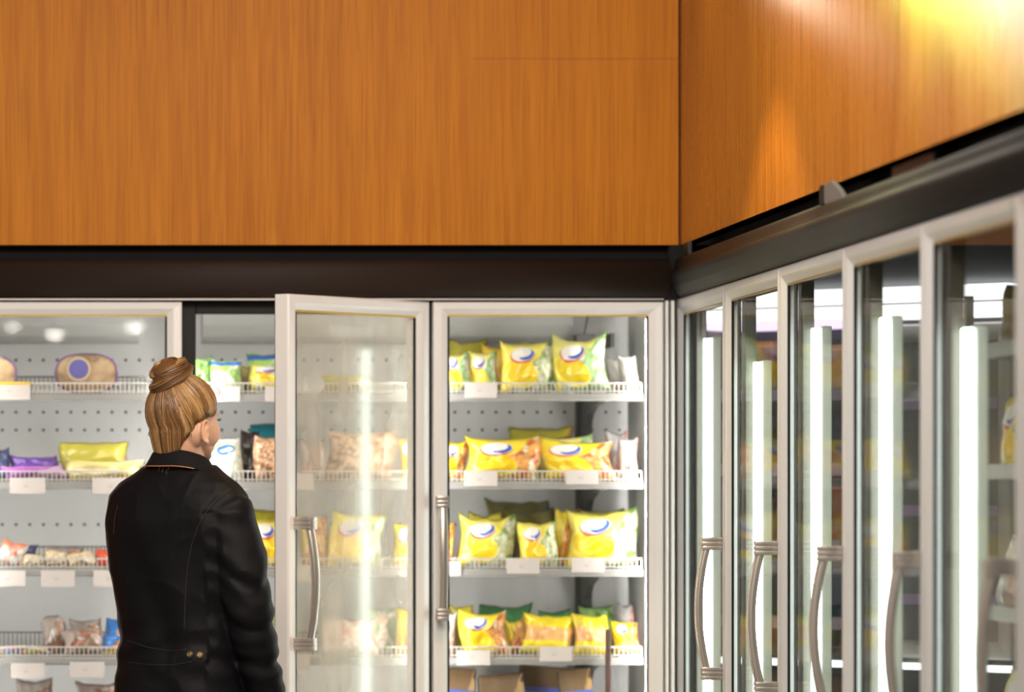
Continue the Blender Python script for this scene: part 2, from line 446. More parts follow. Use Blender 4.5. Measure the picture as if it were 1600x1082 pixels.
# ------------------------------------------------------------------ right freezer
right = tag(empty('freezer_cabinet', (2.3, 8.0, 0)), 'tall freezer run along the right wall with closed glass doors', 'freezer')
RO = Vector((2.3, 8.0, 0))
def rpart(mb, name, m, smooth=False, bevel=0, parent=None): return wpart(mb, name, m, parent or right, RO, smooth, bevel)
YK = [10.64-.762*k for k in range(8)]          # door joints, far to near
Y0, Y1 = YK[-1], 10.64
rpart(MB().box(1.745, 3.0, Y0, 11.6, 0, .34), 'base', M['black'], bevel=.004)
rpart(MB().box(2.96, 3.0, Y0, 11.6, .34, 1.985), 'rear_wall', M['grey_int'])
rpart(MB().box(1.745, 2.96, 11.56, 11.6, .34, 1.985), 'side_wall', M['grey_int'])
rpart(MB().box(1.745, 2.96, Y0, Y0+.04, .34, 1.985), 'side_wall', M['grey_int'])
rpart(MB().box(1.745, 1.775, 10.665, 11.56, .34, 1.985), 'front_wall', M['grey_int'])
rpart(MB().box(1.777, 2.96, Y0+.04, 11.56, 1.955, 1.985), 'inner_ceiling', M['dark_int'])
prof = [(1.775,1.905),(1.700,1.905),(1.688,1.912),(1.676,1.932),(1.668,1.955),(1.666,1.966),(1.670,1.974),(1.677,1.978),(1.681,1.990),(1.684,2.004),(1.692,2.012),(1.775,2.014)]
fs = MB(); fs.prism(prof, 'y', Y0, 10.578)
rpart(fs, 'fascia', M['fascia_metal'], True)
fg = MB()
fg.prism([(1.705,1.9),(1.664,1.906),(1.664,1.914),(1.705,1.922)], 'y', 10.20, 10.578)
gp = MB()
gp.prism([(8.30,2.005),(8.52,2.008),(8.52,2.050),(8.44,2.054),(8.36,2.030)], 'x', 1.686, 1.697)
rpart(gp, 'gap_clip', M['clip'], bevel=.002)
rpart(MB().box(1.683, 1.697, 8.525, 8.56, 2.008, 2.052), 'gap_clip', M['gasket'], bevel=.003)
rpart(MB().box(1.725, 1.735, 7.62, 8.0, 1.985, 2.046), 'gap_panel', M['black'])
rpart(MB().box(1.69, 1.70, 10.40, 10.50, 2.013, 2.046), 'gap_clip', M['black'])
ff = MB()
for y in YK: ff.box(1.748, 1.776, y-.028 if y > Y0 else y, y+.028 if y < Y1 else y+.02, .34, 1.90)
for a, b in zip(YK, YK[1:]):
    ff.box(1.748, 1.776, b+.028, a-.028, 1.868, 1.90); ff.box(1.748, 1.776, b+.028, a-.028, .34, .38)
rpart(ff, 'face_frame', M['inner_frame'], bevel=.002)
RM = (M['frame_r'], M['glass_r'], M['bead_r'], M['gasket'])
TOPS = [1.79, 1.70, 1.755, 1.745, 1.69, 1.72, 1.73]
for k in range(7):
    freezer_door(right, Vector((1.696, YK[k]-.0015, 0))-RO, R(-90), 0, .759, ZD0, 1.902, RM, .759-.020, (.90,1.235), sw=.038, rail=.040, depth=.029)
    y = YK[k]-.058
    if k == 0: y = YK[0]-.06
    lt = rpart(MB().box(1.764, 1.780, y-.012, y+.012, .42, TOPS[k]), 'light_tube', M['led_cool'], bevel=.002)
    rpart(MB().box(1.781, 1.804, y-.040, y+.030, .40, TOPS[k]+.004), 'tube_housing', M['mullion_in'], bevel=.003)

# wire rack standing inside, close to the near doors
for z in (.80, 1.10, 1.40, 1.66):
    rk = MB().box(1.98, 2.34, 6.3, 8.46, z, z+.012); rk.box(1.972, 1.98, 6.3, 8.46, z-.004, z+.028)
    rpart(rk, 'rack_shelf', M['shelf'], bevel=.001)
for x, y in ((1.99,8.44),(2.33,8.44),(1.99,6.32),(2.33,6.32)):
    rpart(MB().box(x-.008, x+.008, y-.008, y+.008, .341, 1.80), 'rack_post', M['frame_edge'])

# shelving unit added behind the glass, standing in for reflections in the panes
M['lavender'] = pm('lavender_price_rail', (.62,.45,.72), .4)
M['canopy'] = emit('lit_white_canopy', (1.0,.96,.98), 2.0)  # this and the next two glow to imitate reflections, no lamps
M['canopy_pink'] = emit('lilac_lit_edge', (.90,.66,.98), 1.8)
M['bright_strip'] = emit('lit_low_strip', (.95,1.0,.96), 2.4)
M['unit_white'] = pm('white_unit_frame', (.72,.69,.67), .4, 0, .04, 4)
M['unit_grey'] = pm('grey_unit_panel', (.25,.26,.245), .45, 0, .3, 3)
M['unit_dark'] = pm('dark_unit_back', (.022,.026,.040), .6)
unit = tag(empty('display_shelving', (1.86, 11.25, 0), (0,0,R(-40))), 'lit shelving with lavender rails at the far end behind the right-hand glass doors', 'shelving')
def upart(mb, name, m, bevel=0): return mb.build(name, m, unit, False, bevel)
upart(MB().box(0, .995, .20, .215, .341, 1.94), 'rear_panel', M['unit_dark'])
upart(MB().box(0, .995, 0, .20, .341, .42), 'plinth', M['unit_dark'])
upart(MB().box(-.012, 0, 0, .215, .341, 1.94), 'side_panel', M['unit_dark'])
upart(MB().box(.47, .482, .01, .20, .42, 1.85), 'side_panel', M['unit_white'])
upart(MB().box(-.012, .995, -.03, .20, 1.900, 1.945), 'light_canopy', M['canopy'], .004)
upart(MB().box(-.012, .995, -.022, .20, 1.895, 1.900), 'canopy_joint', M['gasket'])
upart(MB().box(-.012, .995, -.03, .20, 1.862, 1.895), 'light_canopy', M['canopy'], .004)
upart(MB().box(-.012, .465, -.026, .20, 1.842, 1.862), 'canopy_edge', M['canopy_pink'])
UZ = [1.655, 1.44, 1.22, 1.00]
for z in UZ:
    u = upart(MB().box(0, .470, .0, .20, z-.010, z+.004), 'shelf', M['unit_grey'])
    MB().box(0, .470, -.012, 0, z-.026, z+.010).build('price_rail', M['lavender'], u)
upart(MB().box(0, .995, -.016, -.002, .868, .886), 'light_strip', M['bright_strip'])  # glowing line in place of a white reflection across the doors
dm = MB(); frame_ring(dm, .486, .99, .90, 1.84, .045, .05, .03)
dd = dm.build('door', M['unit_white'], unit)
MB().box(.527, .95, .020, .026, .945, 1.795).build('door_panel', M['unit_grey'], dd)
MB().box(.482, .4855, .0, .03, .90, 1.85).build('door_joint', M['gasket'], dd)
MB().box(.482, .99, .0, .03, .894, .8985).build('door_joint', M['gasket'], dd)
for z in (1.60, 1.30, 1.05): MB().box(.54, .94, .017, .0199, z, z+.03).build('door_rail', M['lavender'], dd)
ca = math.cos(R(40)); sa = math.sin(R(40))
def uworld(x, y, z): return (1.86+x*ca+y*sa, 11.25-x*sa+y*ca, z)
CART = {'navy': (.02,.03,.11), 'orange': (.55,.17,.07), 'pink': (.55,.25,.27), 'olive': (.16,.16,.09)}
for n, c in CART.items():
    M['carton_'+n] = pm('printed_card_'+n, c, .45, 0, .45, 30)
rows = [(1.659, ['navy','orange','navy','pink'], 'top lavender-railed shelf'), (1.444, ['olive','navy','orange','navy'], 'second lavender-railed shelf'),
        (1.224, ['navy','pink','olive','orange'], 'third lavender-railed shelf'), (1.004, ['orange','olive','pink','navy'], 'lowest lavender-railed shelf')]
for z, cols, where in rows:  # cartons added with the shelving, as mirrored goods
    for i, cn in enumerate(cols):
        w, h = .098, .13 + .03*((i*7+int(z*100)) % 3)/2
        x = .062+.115*i
        mb = MB().box(-w/2, w/2, -.045, .045, 0, h-.012)
        o = mb.build('carton', M['carton_'+cn], bevel=.004); o.location = uworld(x, .075, z+.0005); o.rotation_euler = (0,0,R(-40))
        MB().box(-w/2+.006, w/2-.006, -.040, .040, h-.012, h).build('lid', M['carton_'+cn], o)
        n = ['leftmost', 'second from the left', 'third from the left', 'rightmost'][i]
        tag(o, f'blurred {cn} carton, {n} on the {where} behind the right glass', 'carton', 'cartons on the far lavender shelving')
# ------------------------------------------------------------------ goods
yel = (.86,.66,.035); yel2 = (.90,.78,.16); white = (.82,.82,.78); cream = (.82,.70,.48)
BG = {
 'yellow_green': bagmat('film_yellow_green', yel, (.84,.74,.12), ((.16,.33,.06),(.62,.68,.40),(.80,.80,.66)), .66, (.90,.62,.01), 'swirl', 9),
 'yellow_green2': bagmat('film_yellow_leaf', (.80,.70,.05), (.80,.74,.22), ((.25,.45,.12),(.75,.82,.68),(.40,.60,.30)), .60, (.82,.62,.015), 'swirl', 7),
 'yellow_red': bagmat('film_yellow_red', yel, (.90,.70,.03), ((.66,.12,.03),(.85,.40,.10),(.88,.72,.45)), .66, (.92,.62,.01), 'swirl', 10),
 'yellow_orange': bagmat('film_yellow_orange', (.84,.60,.02), (.82,.66,.05), ((.80,.36,.05),(.85,.52,.12),(.62,.16,.03)), .50, None, None, 9),
 'yellow_slice': bagmat('film_yellow_slice', (.88,.70,.02), (.80,.66,.02), ((.75,.25,.05),(.88,.58,.24),(.86,.76,.55)), 3, None, None, 9, stripe=((.30,.66,(.80,.42,.14)),)),
 'amber': bagmat('film_amber', (.66,.36,.02), (.75,.50,.03), ((.60,.42,.25),(.70,.55,.42),(.5,.3,.1)), .85, None, None, 8),
 'olive': bagmat('film_olive', (.34,.29,.015), (.52,.46,.04), ((.12,.18,.03),(.4,.36,.08),(.5,.2,.03)), .8, None, None, 8),
 'olive_dark': bagmat('film_olive_dark', (.12,.10,.02), (.24,.21,.05), ((.3,.08,.02),(.30,.28,.05),(.08,.06,.02)), .8, None, None, 8),
 'broccoli': bagmat('film_broccoli', (.22,.42,.10), (.30,.52,.16), ((.07,.22,.03),(.20,.42,.10),(.42,.62,.30)), .45, None, None, 8),
 'green_white': bagmat('film_green_white', (.50,.66,.24), (.36,.58,.10), ((.66,.72,.58),(.30,.55,.15),(.80,.82,.74)), .62, (.66,.72,.58), None, 9, stripe=((.80,.93,(.04,.14,.5)),)),
 'dark_green': bagmat('film_dark_green', (.03,.16,.05), (.06,.25,.08), ((.4,.5,.4),(.03,.14,.04),(.10,.12,.32)), .8, None, None, 6),
 'white_blue': bagmat('film_white_blue', (.90,.87,.76), (.84,.86,.80), ((.50,.70,.78),(.80,.82,.55),(.85,.85,.80)), .88, None, 'blue', 12),
 'peach': bagmat('film_peach', (.82,.54,.36), (.84,.60,.42), ((.84,.58,.38),(.78,.46,.26),(.42,.20,.10)), .1, None, None, 14),
 'peach_pink': bagmat('film_peach_pink', (.78,.50,.40), (.80,.62,.52), ((.80,.36,.26),(.84,.60,.48),(.82,.72,.64)), .35, None, None, 10),
 'clear': bagmat('film_frosted', (.60,.58,.55), (.66,.65,.63), ((.74,.72,.70),(.50,.46,.44),(.60,.40,.36)), .75, None, None, 7, .2),
 'clear_pink': bagmat('film_frosted_pink', (.62,.52,.50), (.52,.50,.50), ((.75,.20,.20),(.78,.50,.48),(.80,.70,.68)), .62, None, None, 7, .2),
 'brown_clear': bagmat('film_brown_clear', (.20,.14,.11), (.36,.30,.27), ((.44,.40,.38),(.22,.13,.08),(.40,.18,.10)), .55, None, None, 6, .22),
 'pink_brown': bagmat('film_pink_brown', (.40,.30,.25), (.32,.24,.22), ((.45,.16,.10),(.50,.40,.36),(.26,.17,.11)), .45, None, None, 8, .25),
 'purple': bagmat('film_purple', (.13,.05,.33), (.17,.08,.40), ((.10,.03,.25),(.28,.16,.5),(.16,.05,.36)), .9, None, None, 6),
 'magenta': bagmat('film_magenta', (.36,.09,.45), (.50,.16,.55), ((.55,.25,.6),(.30,.08,.4),(.66,.42,.7)), .7, None, None, 5),
 'navy': bagmat('film_navy', (.03,.05,.16), (.05,.06,.12), ((.10,.20,.45),(.02,.03,.12),(.05,.10,.3)), .7),
 'lemon': bagmat('film_lemon', (.88,.70,.16), (.90,.78,.30), ((.90,.80,.55),(.86,.66,.22),(.80,.55,.15)), .75, (.86,.74,.42), None, 5),
 'loaf': bagmat('film_loaf', (.50,.43,.05), (.58,.52,.07), ((.62,.45,.22),(.70,.58,.36),(.5,.36,.14)), .95, None, None, 5),
 'teal': bagmat('film_teal', (.02,.16,.20), (.02,.22,.27), ((.03,.09,.10),(.04,.2,.25),(.02,.12,.15)), .9, None, None, 5),
 'dark': bagmat('film_black', (.018,.013,.011), (.03,.02,.018), ((.45,.10,.03),(.03,.02,.02),(.10,.05,.03)), .95, None, None, 5),
 'cream': bagmat('film_cream', cream, (.72,.56,.33), ((.80,.66,.44),(.70,.50,.25),(.84,.76,.62)), .5, None, None, 7),
 'red_white': bagmat('film_red_white', (.74,.08,.04), (.80,.12,.06), ((.84,.80,.76),(.80,.10,.05),(.86,.60,.5)), .72, None, None, 4),
 'white_red': bagmat('film_white_red', (.80,.76,.70), (.70,.20,.10), ((.75,.12,.08),(.80,.55,.40),(.82,.78,.72)), .75, None, None, 5),
 'sky': bagmat('film_sky', (.06,.24,.62), (.05,.20,.58), ((.42,.20,.08),(.75,.45,.20),(.80,.82,.84)), .55, None, None, 4, stripe=((.10,.16,(.85,.80,.15)),)),
 'mixed': bagmat('film_mixed', (.55,.50,.46), (.60,.30,.26), ((.70,.20,.12),(.20,.30,.55),(.75,.70,.30)), .3, None, None, 6),
 'veg_white': bagmat('film_veg_white', (.68,.70,.58), (.46,.58,.34), ((.80,.50,.38),(.24,.44,.16),(.84,.80,.72)), .4, None, None, 8),
 'brown_card': bagmat('card_brown', (.11,.055,.02), (.15,.085,.03), ((.07,.03,.012),(.26,.15,.05),(.40,.25,.09)), .75, None, None, 5, .5, stripe=((.62,.70,(.06,.10,.42)),(.30,.62,(.46,.34,.20)))),
}
def bag(label, cat, group, m, x, y, z, w, h, t=.05, seed=0, lean=9, yaw=0, roll=0, sag=.06, horn=.05):
    """a filled pillow bag: two bulged sides welded along flat crimped seams"""
    rng = random.Random(seed); nu, nv = 20, 16
    off = Vector((seed*3.7, seed*1.3, seed*.77))
    mb = MB(); idx = {}
    sk = rng.uniform(-.10,.10); hl, hr = rng.uniform(.2,1)*horn, rng.uniform(.2,1)*horn
    def P(i, j, side):
        u, v = i/nu, j/nv; a, b = 2*u-1, 2*v-1
        px = (u-.5)*w*(1 - .05*math.sin(math.pi*v)) ; pz = v*h
        pz += v*h*(hl*max(0,-a)**3 + hr*max(0,a)**3 - sag*math.cos(a*math.pi/2)*.6)
        px += w*.045*math.sin(v*4.5+seed) + sk*(v-.3)*h
        bulge = max(0, 1-abs(a)**3.2)**.75 * max(0, (1-abs(b)**3.5))**.7
        bulge *= 1.15-.3*v
        n1 = noise.noise(Vector((u*3.2, v*3.0, side))+off); n2 = noise.noise(Vector((u*9, v*7, side*2))+off)
        n3 = noise.noise(Vector((u*17+v*5, v*13-u*4, side*3))+off)
        d = bulge*(t/2)*(1+.38*n1+.22*n2+.10*n3)
        pz += h*.035*v*noise.noise(Vector((u*4, 3.3, 1))+off)
        edge = noise.noise(Vector((u*6, v*6, 9))+off)*.010*(1-bulge)
        return (px, side*d+edge, pz)
    for side in (-1, 1):
        for i in range(nu+1):
            for j in range(nv+1):
                if side == 1 and (i in (0,nu) or j in (0,nv)): idx[side,i,j] = idx[-1,i,j]
                else: idx[side,i,j] = len(mb.v); mb.v.append(P(i,j,side))
    for side in (-1, 1):
        for i in range(nu):
            for j in range(nv):
                q = [(i,j),(i+1,j),(i+1,j+1),(i,j+1)]
                if side == 1: q = q[::-1]
                mb.face([idx[side,a,b] for a, b in q], [(a/nu,b/nv) for a, b in q])
    o = mb.build('food_bag', BG[m], smooth=True)
    o.rotation_euler = (R(-lean), R(roll), R(yaw)); o.location = (x, y, z)
    bpy.context.view_layer.update()
    lo = min((o.matrix_basis @ v.co).z for v in o.data.vertices)
    o.location.z += z+.0008-lo
    tag(o, label, cat, group); return o

S6 = 6000.0
def wx(px, y): return (px-100)*y/S6
def wz(py, y): return CAM_Z+(765-py)*y/S6
ROW = {0: 10.815, 1: 10.90, 2: 10.99, 3: 11.08}
def shelf_bag(label, m, x0, x1, top, s, row=0, t=.05, lean=9, yaw=0, roll=0, group='frozen food bags', up=0, seed=None, **kw):
    y = ROW[row] + (.010 if shelf_bag.n % 2 else -.006); z = SHELF_Z[s]+.0205+up
    w = (x1-x0)*y/S6*.965; h = max(.02, wz(top, y)-z)/math.cos(R(lean))
    shelf_bag.n += 1
    return bag(label, 'bag', group, m, wx((x0+x1)/2, y), y, z, w, h, t, seed if seed is not None else shelf_bag.n*1.0+.37, lean, yaw, roll, **kw)
shelf_bag.n = 0
B = shelf_bag
GC1, GC2, GC3, GC4 = ('bags on the top shelf of the right-hand freezer','bags on the second shelf of the right-hand freezer','bags on the third shelf of the right-hand freezer','bags on the fourth shelf of the right-hand freezer')
# --- freezer bay beside the corner, top shelf
B('yellow and green bag cut off by the door frame, left end of the top shelf', 'yellow_green2', 690, 738, 553, 0, 0, .05, 12, group=GC1)
B('small yellow bag behind the only price card of the right-hand top shelf', 'yellow_green2', 733, 780, 551, 0, 0, .05, 12, group=GC1)
B('amber crumpled bag leaning between the card and two emblem bags, top right shelf', 'amber', 752, 806, 541, 0, 1, .05, 10, group=GC1, horn=.15)
B('yellow bag with white oval emblem in the middle of the top right shelf', 'yellow_green', 783, 872, 538, 0, 0, .055, 12, 4, -3, group=GC1, horn=.12)
B('yellow and pale green bag with one tall pointed corner, top right shelf', 'yellow_green2', 868, 956, 533, 0, 0, .055, 12, -4, -4, group=GC1, horn=.28, seed=3)
B('frosted clear bag beside the pointed yellow bag on the top shelf', 'clear', 946, 985, 560, 0, 1, .05, 14, group=GC1)
B('frosted clear bag at the right end of the top shelf by the corner', 'clear', 970, 1000, 556, 0, 0, .05, 12, group=GC1)
B('flat olive bag lying behind at the back left of the top right shelf', 'olive', 698, 762, 532, 0, 2, .05, 20, group=GC1)
B('yellow-green bag standing behind the middle emblem bag, top right shelf', 'yellow_green2', 815, 880, 536, 0, 2, .05, 12, group=GC1)
# --- second shelf
B('red speckled bag half hidden by the door frame, second right shelf', 'yellow_red', 684, 730, 690, 1, 0, .05, 10, group=GC2)
B('wide bright yellow bag with red and yellow pasta picture and emblem, second right shelf', 'yellow_red', 724, 846, 686, 1, 0, .06, 12, 3, group=GC2, horn=.08)
B('wide yellow bag with orange and white picture beside the frosted bags, second right shelf', 'yellow_red', 844, 962, 692, 1, 0, .06, 12, -3, 2, group=GC2, horn=.10, seed=8)
B('frosted bag with pink pieces right of the wide yellow bags, second right shelf', 'clear_pink', 950, 985, 676, 1, 1, .05, 12, group=GC2)
B('frosted bag with red pieces at the right end of the second shelf', 'clear_pink', 966, 998, 685, 1, 0, .05, 12, group=GC2)
B('flat olive packet lying on top behind the two wide yellow bags', 'olive', 800, 905, 668, 1, 2, .05, 30, group=GC2)
B('yellow-green bag peeping up behind the second wide yellow bag', 'yellow_green2', 842, 930, 683, 1, 1, .05, 10, group=GC2, horn=.1)
# --- third shelf
B('orange bag half hidden by the door handle, left end of the third right shelf', 'yellow_orange', 686, 710, 818, 2, 0, .05, 10, group=GC3)
B('yellow bag with green vegetable picture beside the door handle, third right shelf', 'yellow_green', 712, 806, 812, 2, 0, .06, 12, 4, 2, group=GC3, horn=.14, seed=5)
B('narrow yellow bag with emblem in the middle of the third right shelf', 'yellow_green', 809, 873, 818, 2, 0, .055, 12, 0, -2, group=GC3, horn=.12)
B('large yellow and white bag with big oval emblem, third right shelf', 'yellow_green', 885, 1000, 803, 2, 0, .06, 12, -4, -2, group=GC3, horn=.10, seed=11)
B('upright orange-yellow bag squeezed beside the large emblem bag, third right shelf', 'yellow_orange', 868, 905, 800, 2, 1, .05, 8, group=GC3, horn=.10)
B('plain yellow bag with two pointed corners behind the large emblem bag', 'yellow_green2', 895, 970, 797, 2, 2, .05, 8, group=GC3, horn=.12)
B('topmost dark olive packet stacked behind the yellow bags, third right shelf', 'olive_dark', 762, 868, 784, 2, 3, .06, 30, group=GC3)
B('brown and olive packet in front of the stacked pile, third right shelf', 'olive_dark', 790, 870, 799, 2, 2, .05, 24, group=GC3)
B('short olive bag behind the bag beside the handle, third right shelf', 'olive', 738, 792, 804, 2, 1, .045, 14, group=GC3)
B('small dark-topped frosted bag at the right end of the third shelf', 'clear_pink', 974, 996, 826, 2, 1, .05, 10, group=GC3)
# --- fourth shelf
B('yellow bag with pink emblem strip, left on the fourth right shelf', 'yellow_red', 719, 798, 960, 3, 0, .06, 12, 3, 0, group=GC4, horn=.12, seed=21)
B('white speckled bag cut off by the door frame, fourth right shelf', 'clear', 688, 715, 958, 3, 0, .05, 12, group=GC4)
B('small olive and orange bag between two larger yellow bags, fourth right shelf', 'yellow_orange', 792, 828, 972, 3, 1, .05, 10, 0, -6, group=GC4, horn=.2)
B('tilted yellow bag with orange food slice in the middle of the fourth right shelf', 'yellow_slice', 812, 894, 965, 3, 0, .06, 16, 0, 5, group=GC4, horn=.1)
B('yellow and orange tilted bag beside the brown upright strip, fourth right shelf', 'yellow_slice', 893, 952, 964, 3, 0, .055, 16, 0, 4, group=GC4, horn=.1)
B('pale yellow and red bag right of the brown upright strip', 'yellow_red', 955, 1000, 975, 3, 0, .05, 14, 0, 4, group=GC4)
B('frosted bag with red top edge at the right end of the fourth shelf', 'clear_pink', 970, 996, 945, 3, 2, .05, 10, group=GC4)
B('dark green packet behind the left yellow bag, fourth right shelf', 'dark_green', 745, 832, 948, 3, 2, .06, 18, group=GC4)
B('dark green packet behind the tilted slice bag, fourth right shelf', 'dark_green', 838, 890, 956, 3, 2, .05, 14, group=GC4)
B('bright green packet with white top behind the brown upright strip', 'broccoli', 905, 962, 950, 3, 2, .06, 16, group=GC4)
B('pale olive bag peeping out above the left yellow bag, fourth right shelf', 'olive', 706, 745, 948, 3, 1, .04, 10, group=GC4)
# --- bottom shelf: card packs
def pack(label, x0, x1, top, s, row, lean, yaw, roll, group):
    y = ROW[row]; z = SHELF_Z[s]+.0205; w = (x1-x0)*y/S6; h = (wz(top, y)-z)/math.cos(R(lean))
    mb = MB(); d = .022
    n0 = 0
    for yy, ins in ((-d, .004), (-d+.004, 0), (d-.004, 0), (d, .004)):
        mb.v += [(-w/2+ins,yy,ins),(w/2-ins,yy,ins),(w/2-ins,yy,h-ins),(-w/2+ins,yy,h-ins)]
    U = [(0,0),(1,0),(1,1),(0,1)]
    mb.face([0,1,2,3], U); mb.face([15,14,13,12], U[::-1])
    for a in range(3):
        for i in range(4):
            j = (i+1) % 4; mb.face([a*4+i,a*4+4+i,a*4+4+j,a*4+j], [U[i],U[i],U[j],U[j]])
    o = mb.build('food_carton', BG['brown_card']); o.rotation_euler = (R(-lean), R(roll), R(yaw)); o.location = (wx((x0+x1)/2, y), y, z)
    bpy.context.view_layer.update()
    lo = min((o.matrix_basis @ v.co).z for v in o.data.vertices); o.location.z += z+.0008-lo
    return tag(o, label, 'carton', group)
GP = 'brown cartons on the bottom shelf of the right-hand freezer'
pack('brown carton with blue stripe at the left end of the bottom right shelf', 690, 738, 1052, 4, 0, 14, 0, 4, GP)
pack('dark brown carton with blue stripe leaning left of the largest bottom carton', 756, 826, 1062, 4, 0, 14, 0, -4, GP)
pack('largest brown carton standing behind the others on the bottom right shelf', 806, 900, 1050, 4, 2, 10, 0, 4, GP)
pack('tan carton with blue stripe at the right of the bottom shelf', 884, 934, 1054, 4, 0, 14, 0, -5, GP)
o = MB().box(-.0075, .0075, -.006, .006, -.19, 0).build('divider_strip', pm('dark_brown_strip', (.10,.055,.045), .4), bevel=.002)  # narrow dark brown upright bar in front of the shelf
o.location = (wx(950, 10.735), 10.735, wz(984, 10.735)); tag(o, 'thin dark brown upright strip hanging before the fourth right shelf', 'strip')

# --- middle bay (open door)
GB1, GB2, GB3, GB4 = ('bags on the top shelf of the open freezer','bags on the second shelf of the open freezer','bags on the third shelf of the open freezer','bags on the fourth shelf of the open freezer')
B('green bag with broccoli picture behind the dark frame post, open freezer top shelf', 'broccoli', 296, 330, 560, 0, 0, .05, 10, group=GB1, horn=.1)
B('white and green bag with thin blue top line, open freezer top shelf', 'green_white', 328, 380, 563, 0, 0, .055, 12, group=GB1)
B('yellow-green bag lying in front of the stacked bags, open freezer top shelf', 'yellow_green2', 388, 462, 575, 0, 0, .06, 20, 0, 4, group=GB1)
B('green and white bag on top of the stack by the door, open freezer top shelf', 'green_white', 384, 448, 553, 0, 2, .05, 20, group=GB1, seed=4)
B('dark olive bag wedged between white bag and stack, open freezer top shelf', 'olive_dark', 372, 402, 572, 0, 1, .04, 10, group=GB1)
B('yellow-green bag seen through the open door glass, top shelf', 'olive', 500, 580, 588, 0, 0, .05, 16, group=GB1)
B('white bag with blue oval emblem beside the woman\'s face', 'white_blue', 324, 380, 684, 1, 0, .06, 9, group=GB2, horn=.03)
B('black bag with red spot standing between the white and the speckled bags', 'dark', 373, 404, 674, 1, 1, .05, 6, group=GB2)
B('beige speckled bag of nuts half hidden by the open door edge', 'peach', 396, 466, 683, 1, 0, .06, 8, group=GB2, horn=.02)
B('teal rolled bag lying above the speckled nut bag', 'teal', 384, 470, 664, 1, 2, .08, 12, group=GB2, sag=0, horn=0)
B('large peach speckled bag in the middle seen through the open door glass', 'peach', 508, 622, 674, 1, 0, .06, 8, group=GB2, horn=.04)
B('brown bag at the left seen through the open door glass, second shelf', 'pink_brown', 470, 508, 688, 1, 0, .05, 8, group=GB2)
B('yellow bag at the right edge seen through the open door glass, second shelf', 'yellow_red', 622, 655, 684, 1, 0, .05, 8, group=GB2)
B('yellow bag with green picture beside the woman\'s shoulder, third shelf', 'yellow_green', 388, 464, 812, 2, 0, .06, 12, 3, 0, group=GB3, horn=.1, seed=13)
B('olive bag lying behind the bag beside the woman\'s shoulder', 'olive', 392, 450, 797, 2, 2, .05, 20, group=GB3)
B('wide yellow-orange bag seen through the open door glass, third shelf', 'yellow_green', 512, 602, 804, 2, 0, .06, 12, group=GB3, horn=.1)
B('yellow bag at the left seen through the open door glass, third shelf', 'yellow_orange', 470, 516, 808, 2, 0, .05, 10, group=GB3)
B('yellow and white bag at the right seen through the open door glass, third shelf', 'yellow_red', 612, 656, 818, 2, 0, .05, 10, group=GB3)
B('white bag with leaf green streaks beside the woman\'s sleeve, fourth shelf', 'veg_white', 402, 466, 962, 3, 0, .06, 12, group=GB4, seed=6)
B('dark packet behind the leaf streaked bag, fourth shelf', 'dark_green', 400, 460, 946, 3, 2, .05, 14, group=GB4)
B('salmon pink bag low in the middle of the open door glass, fourth shelf', 'peach_pink', 502, 592, 968, 3, 0, .06, 16, group=GB4)
B('mixed coloured bag behind the salmon pink bag, fourth shelf', 'veg_white', 560, 626, 950, 3, 1, .05, 10, group=GB4)
B('yellow bag at the right edge of the open door glass, fourth shelf', 'yellow_orange', 618, 656, 952, 3, 0, .05, 8, group=GB4)

# --- left bay
GA2, GA3, GA4 = ('bags on the second shelf of the left freezer','bags on the third shelf of the left freezer','bags on the fourth shelf of the left freezer')
B('dark blue bag cut off by the left picture edge, second left shelf', 'navy', -18, 16, 702, 1, 1, .05, 10, group=GA2)
B('dark purple bag lying on the magenta bag, second left shelf', 'purple', 10, 93, 716, 1, 1, .06, 16, 0, 2, group=GA2, horn=.14)
B('magenta bag lying in front of the purple bag, second left shelf', 'magenta', 4, 106, 733, 1, 0, .06, 20, 0, -1, group=GA2)
B('yellow-green loaf pack standing behind the lemon bag, second left shelf', 'loaf', 94, 208, 692, 1, 1, .06, 6, group=GA2, sag=0, horn=0)
B('light lemon bag behind the right price card, second left shelf', 'lemon', 102, 228, 722, 1, 0, .06, 16, group=GA2, horn=.12)
B('slanted white and red roll at the left picture edge, third left shelf', 'white_red', -8, 36, 852, 2, 0, .05, 14, 0, 16, group=GA3)
B('cream three-cornered bag beside the slanted roll, third left shelf', 'cream', 32, 64, 868, 2, 0, .05, 14, 0, 5, group=GA3, horn=-.2)
B('pale cream bag above the middle price card, third left shelf', 'cream', 64, 106, 864, 2, 0, .05, 12, 0, 8, group=GA3, horn=-.2)
B('beige bag left of the red bag, third left shelf', 'cream', 106, 150, 866, 2, 0, .05, 14, 0, -8, group=GA3, horn=-.1)
B('red and white bag next to the woman\'s back, third left shelf', 'red_white', 148, 186, 860, 2, 0, .05, 14, group=GA3)
B('blue-grey bag at the rear left of the third left shelf', 'navy', 12, 60, 852, 2, 2, .05, 14, group=GA3)
B('dark clear bag at the rear middle of the third left shelf', 'brown_clear', 70, 130, 856, 2, 2, .05, 14, group=GA3)
B('tall twisted clear bag with brown contents, fourth left shelf', 'brown_clear', 66, 106, 962, 3, 1, .06, 5, 0, -5, group=GA4, horn=-.25, seed=17)
B('clear bag of brown and pink pieces above the right price card, fourth left shelf', 'pink_brown', 98, 164, 984, 3, 0, .06, 14, 0, -4, group=GA4, horn=-.2)
B('pale clear bag behind the pink and brown bag, fourth left shelf', 'brown_clear', 108, 160, 970, 3, 2, .05, 10, group=GA4)
B('low flat packet of mixed colours above the left price card, fourth left shelf', 'mixed', 2, 78, 1022, 3, 0, .05, 24, group=GA4)
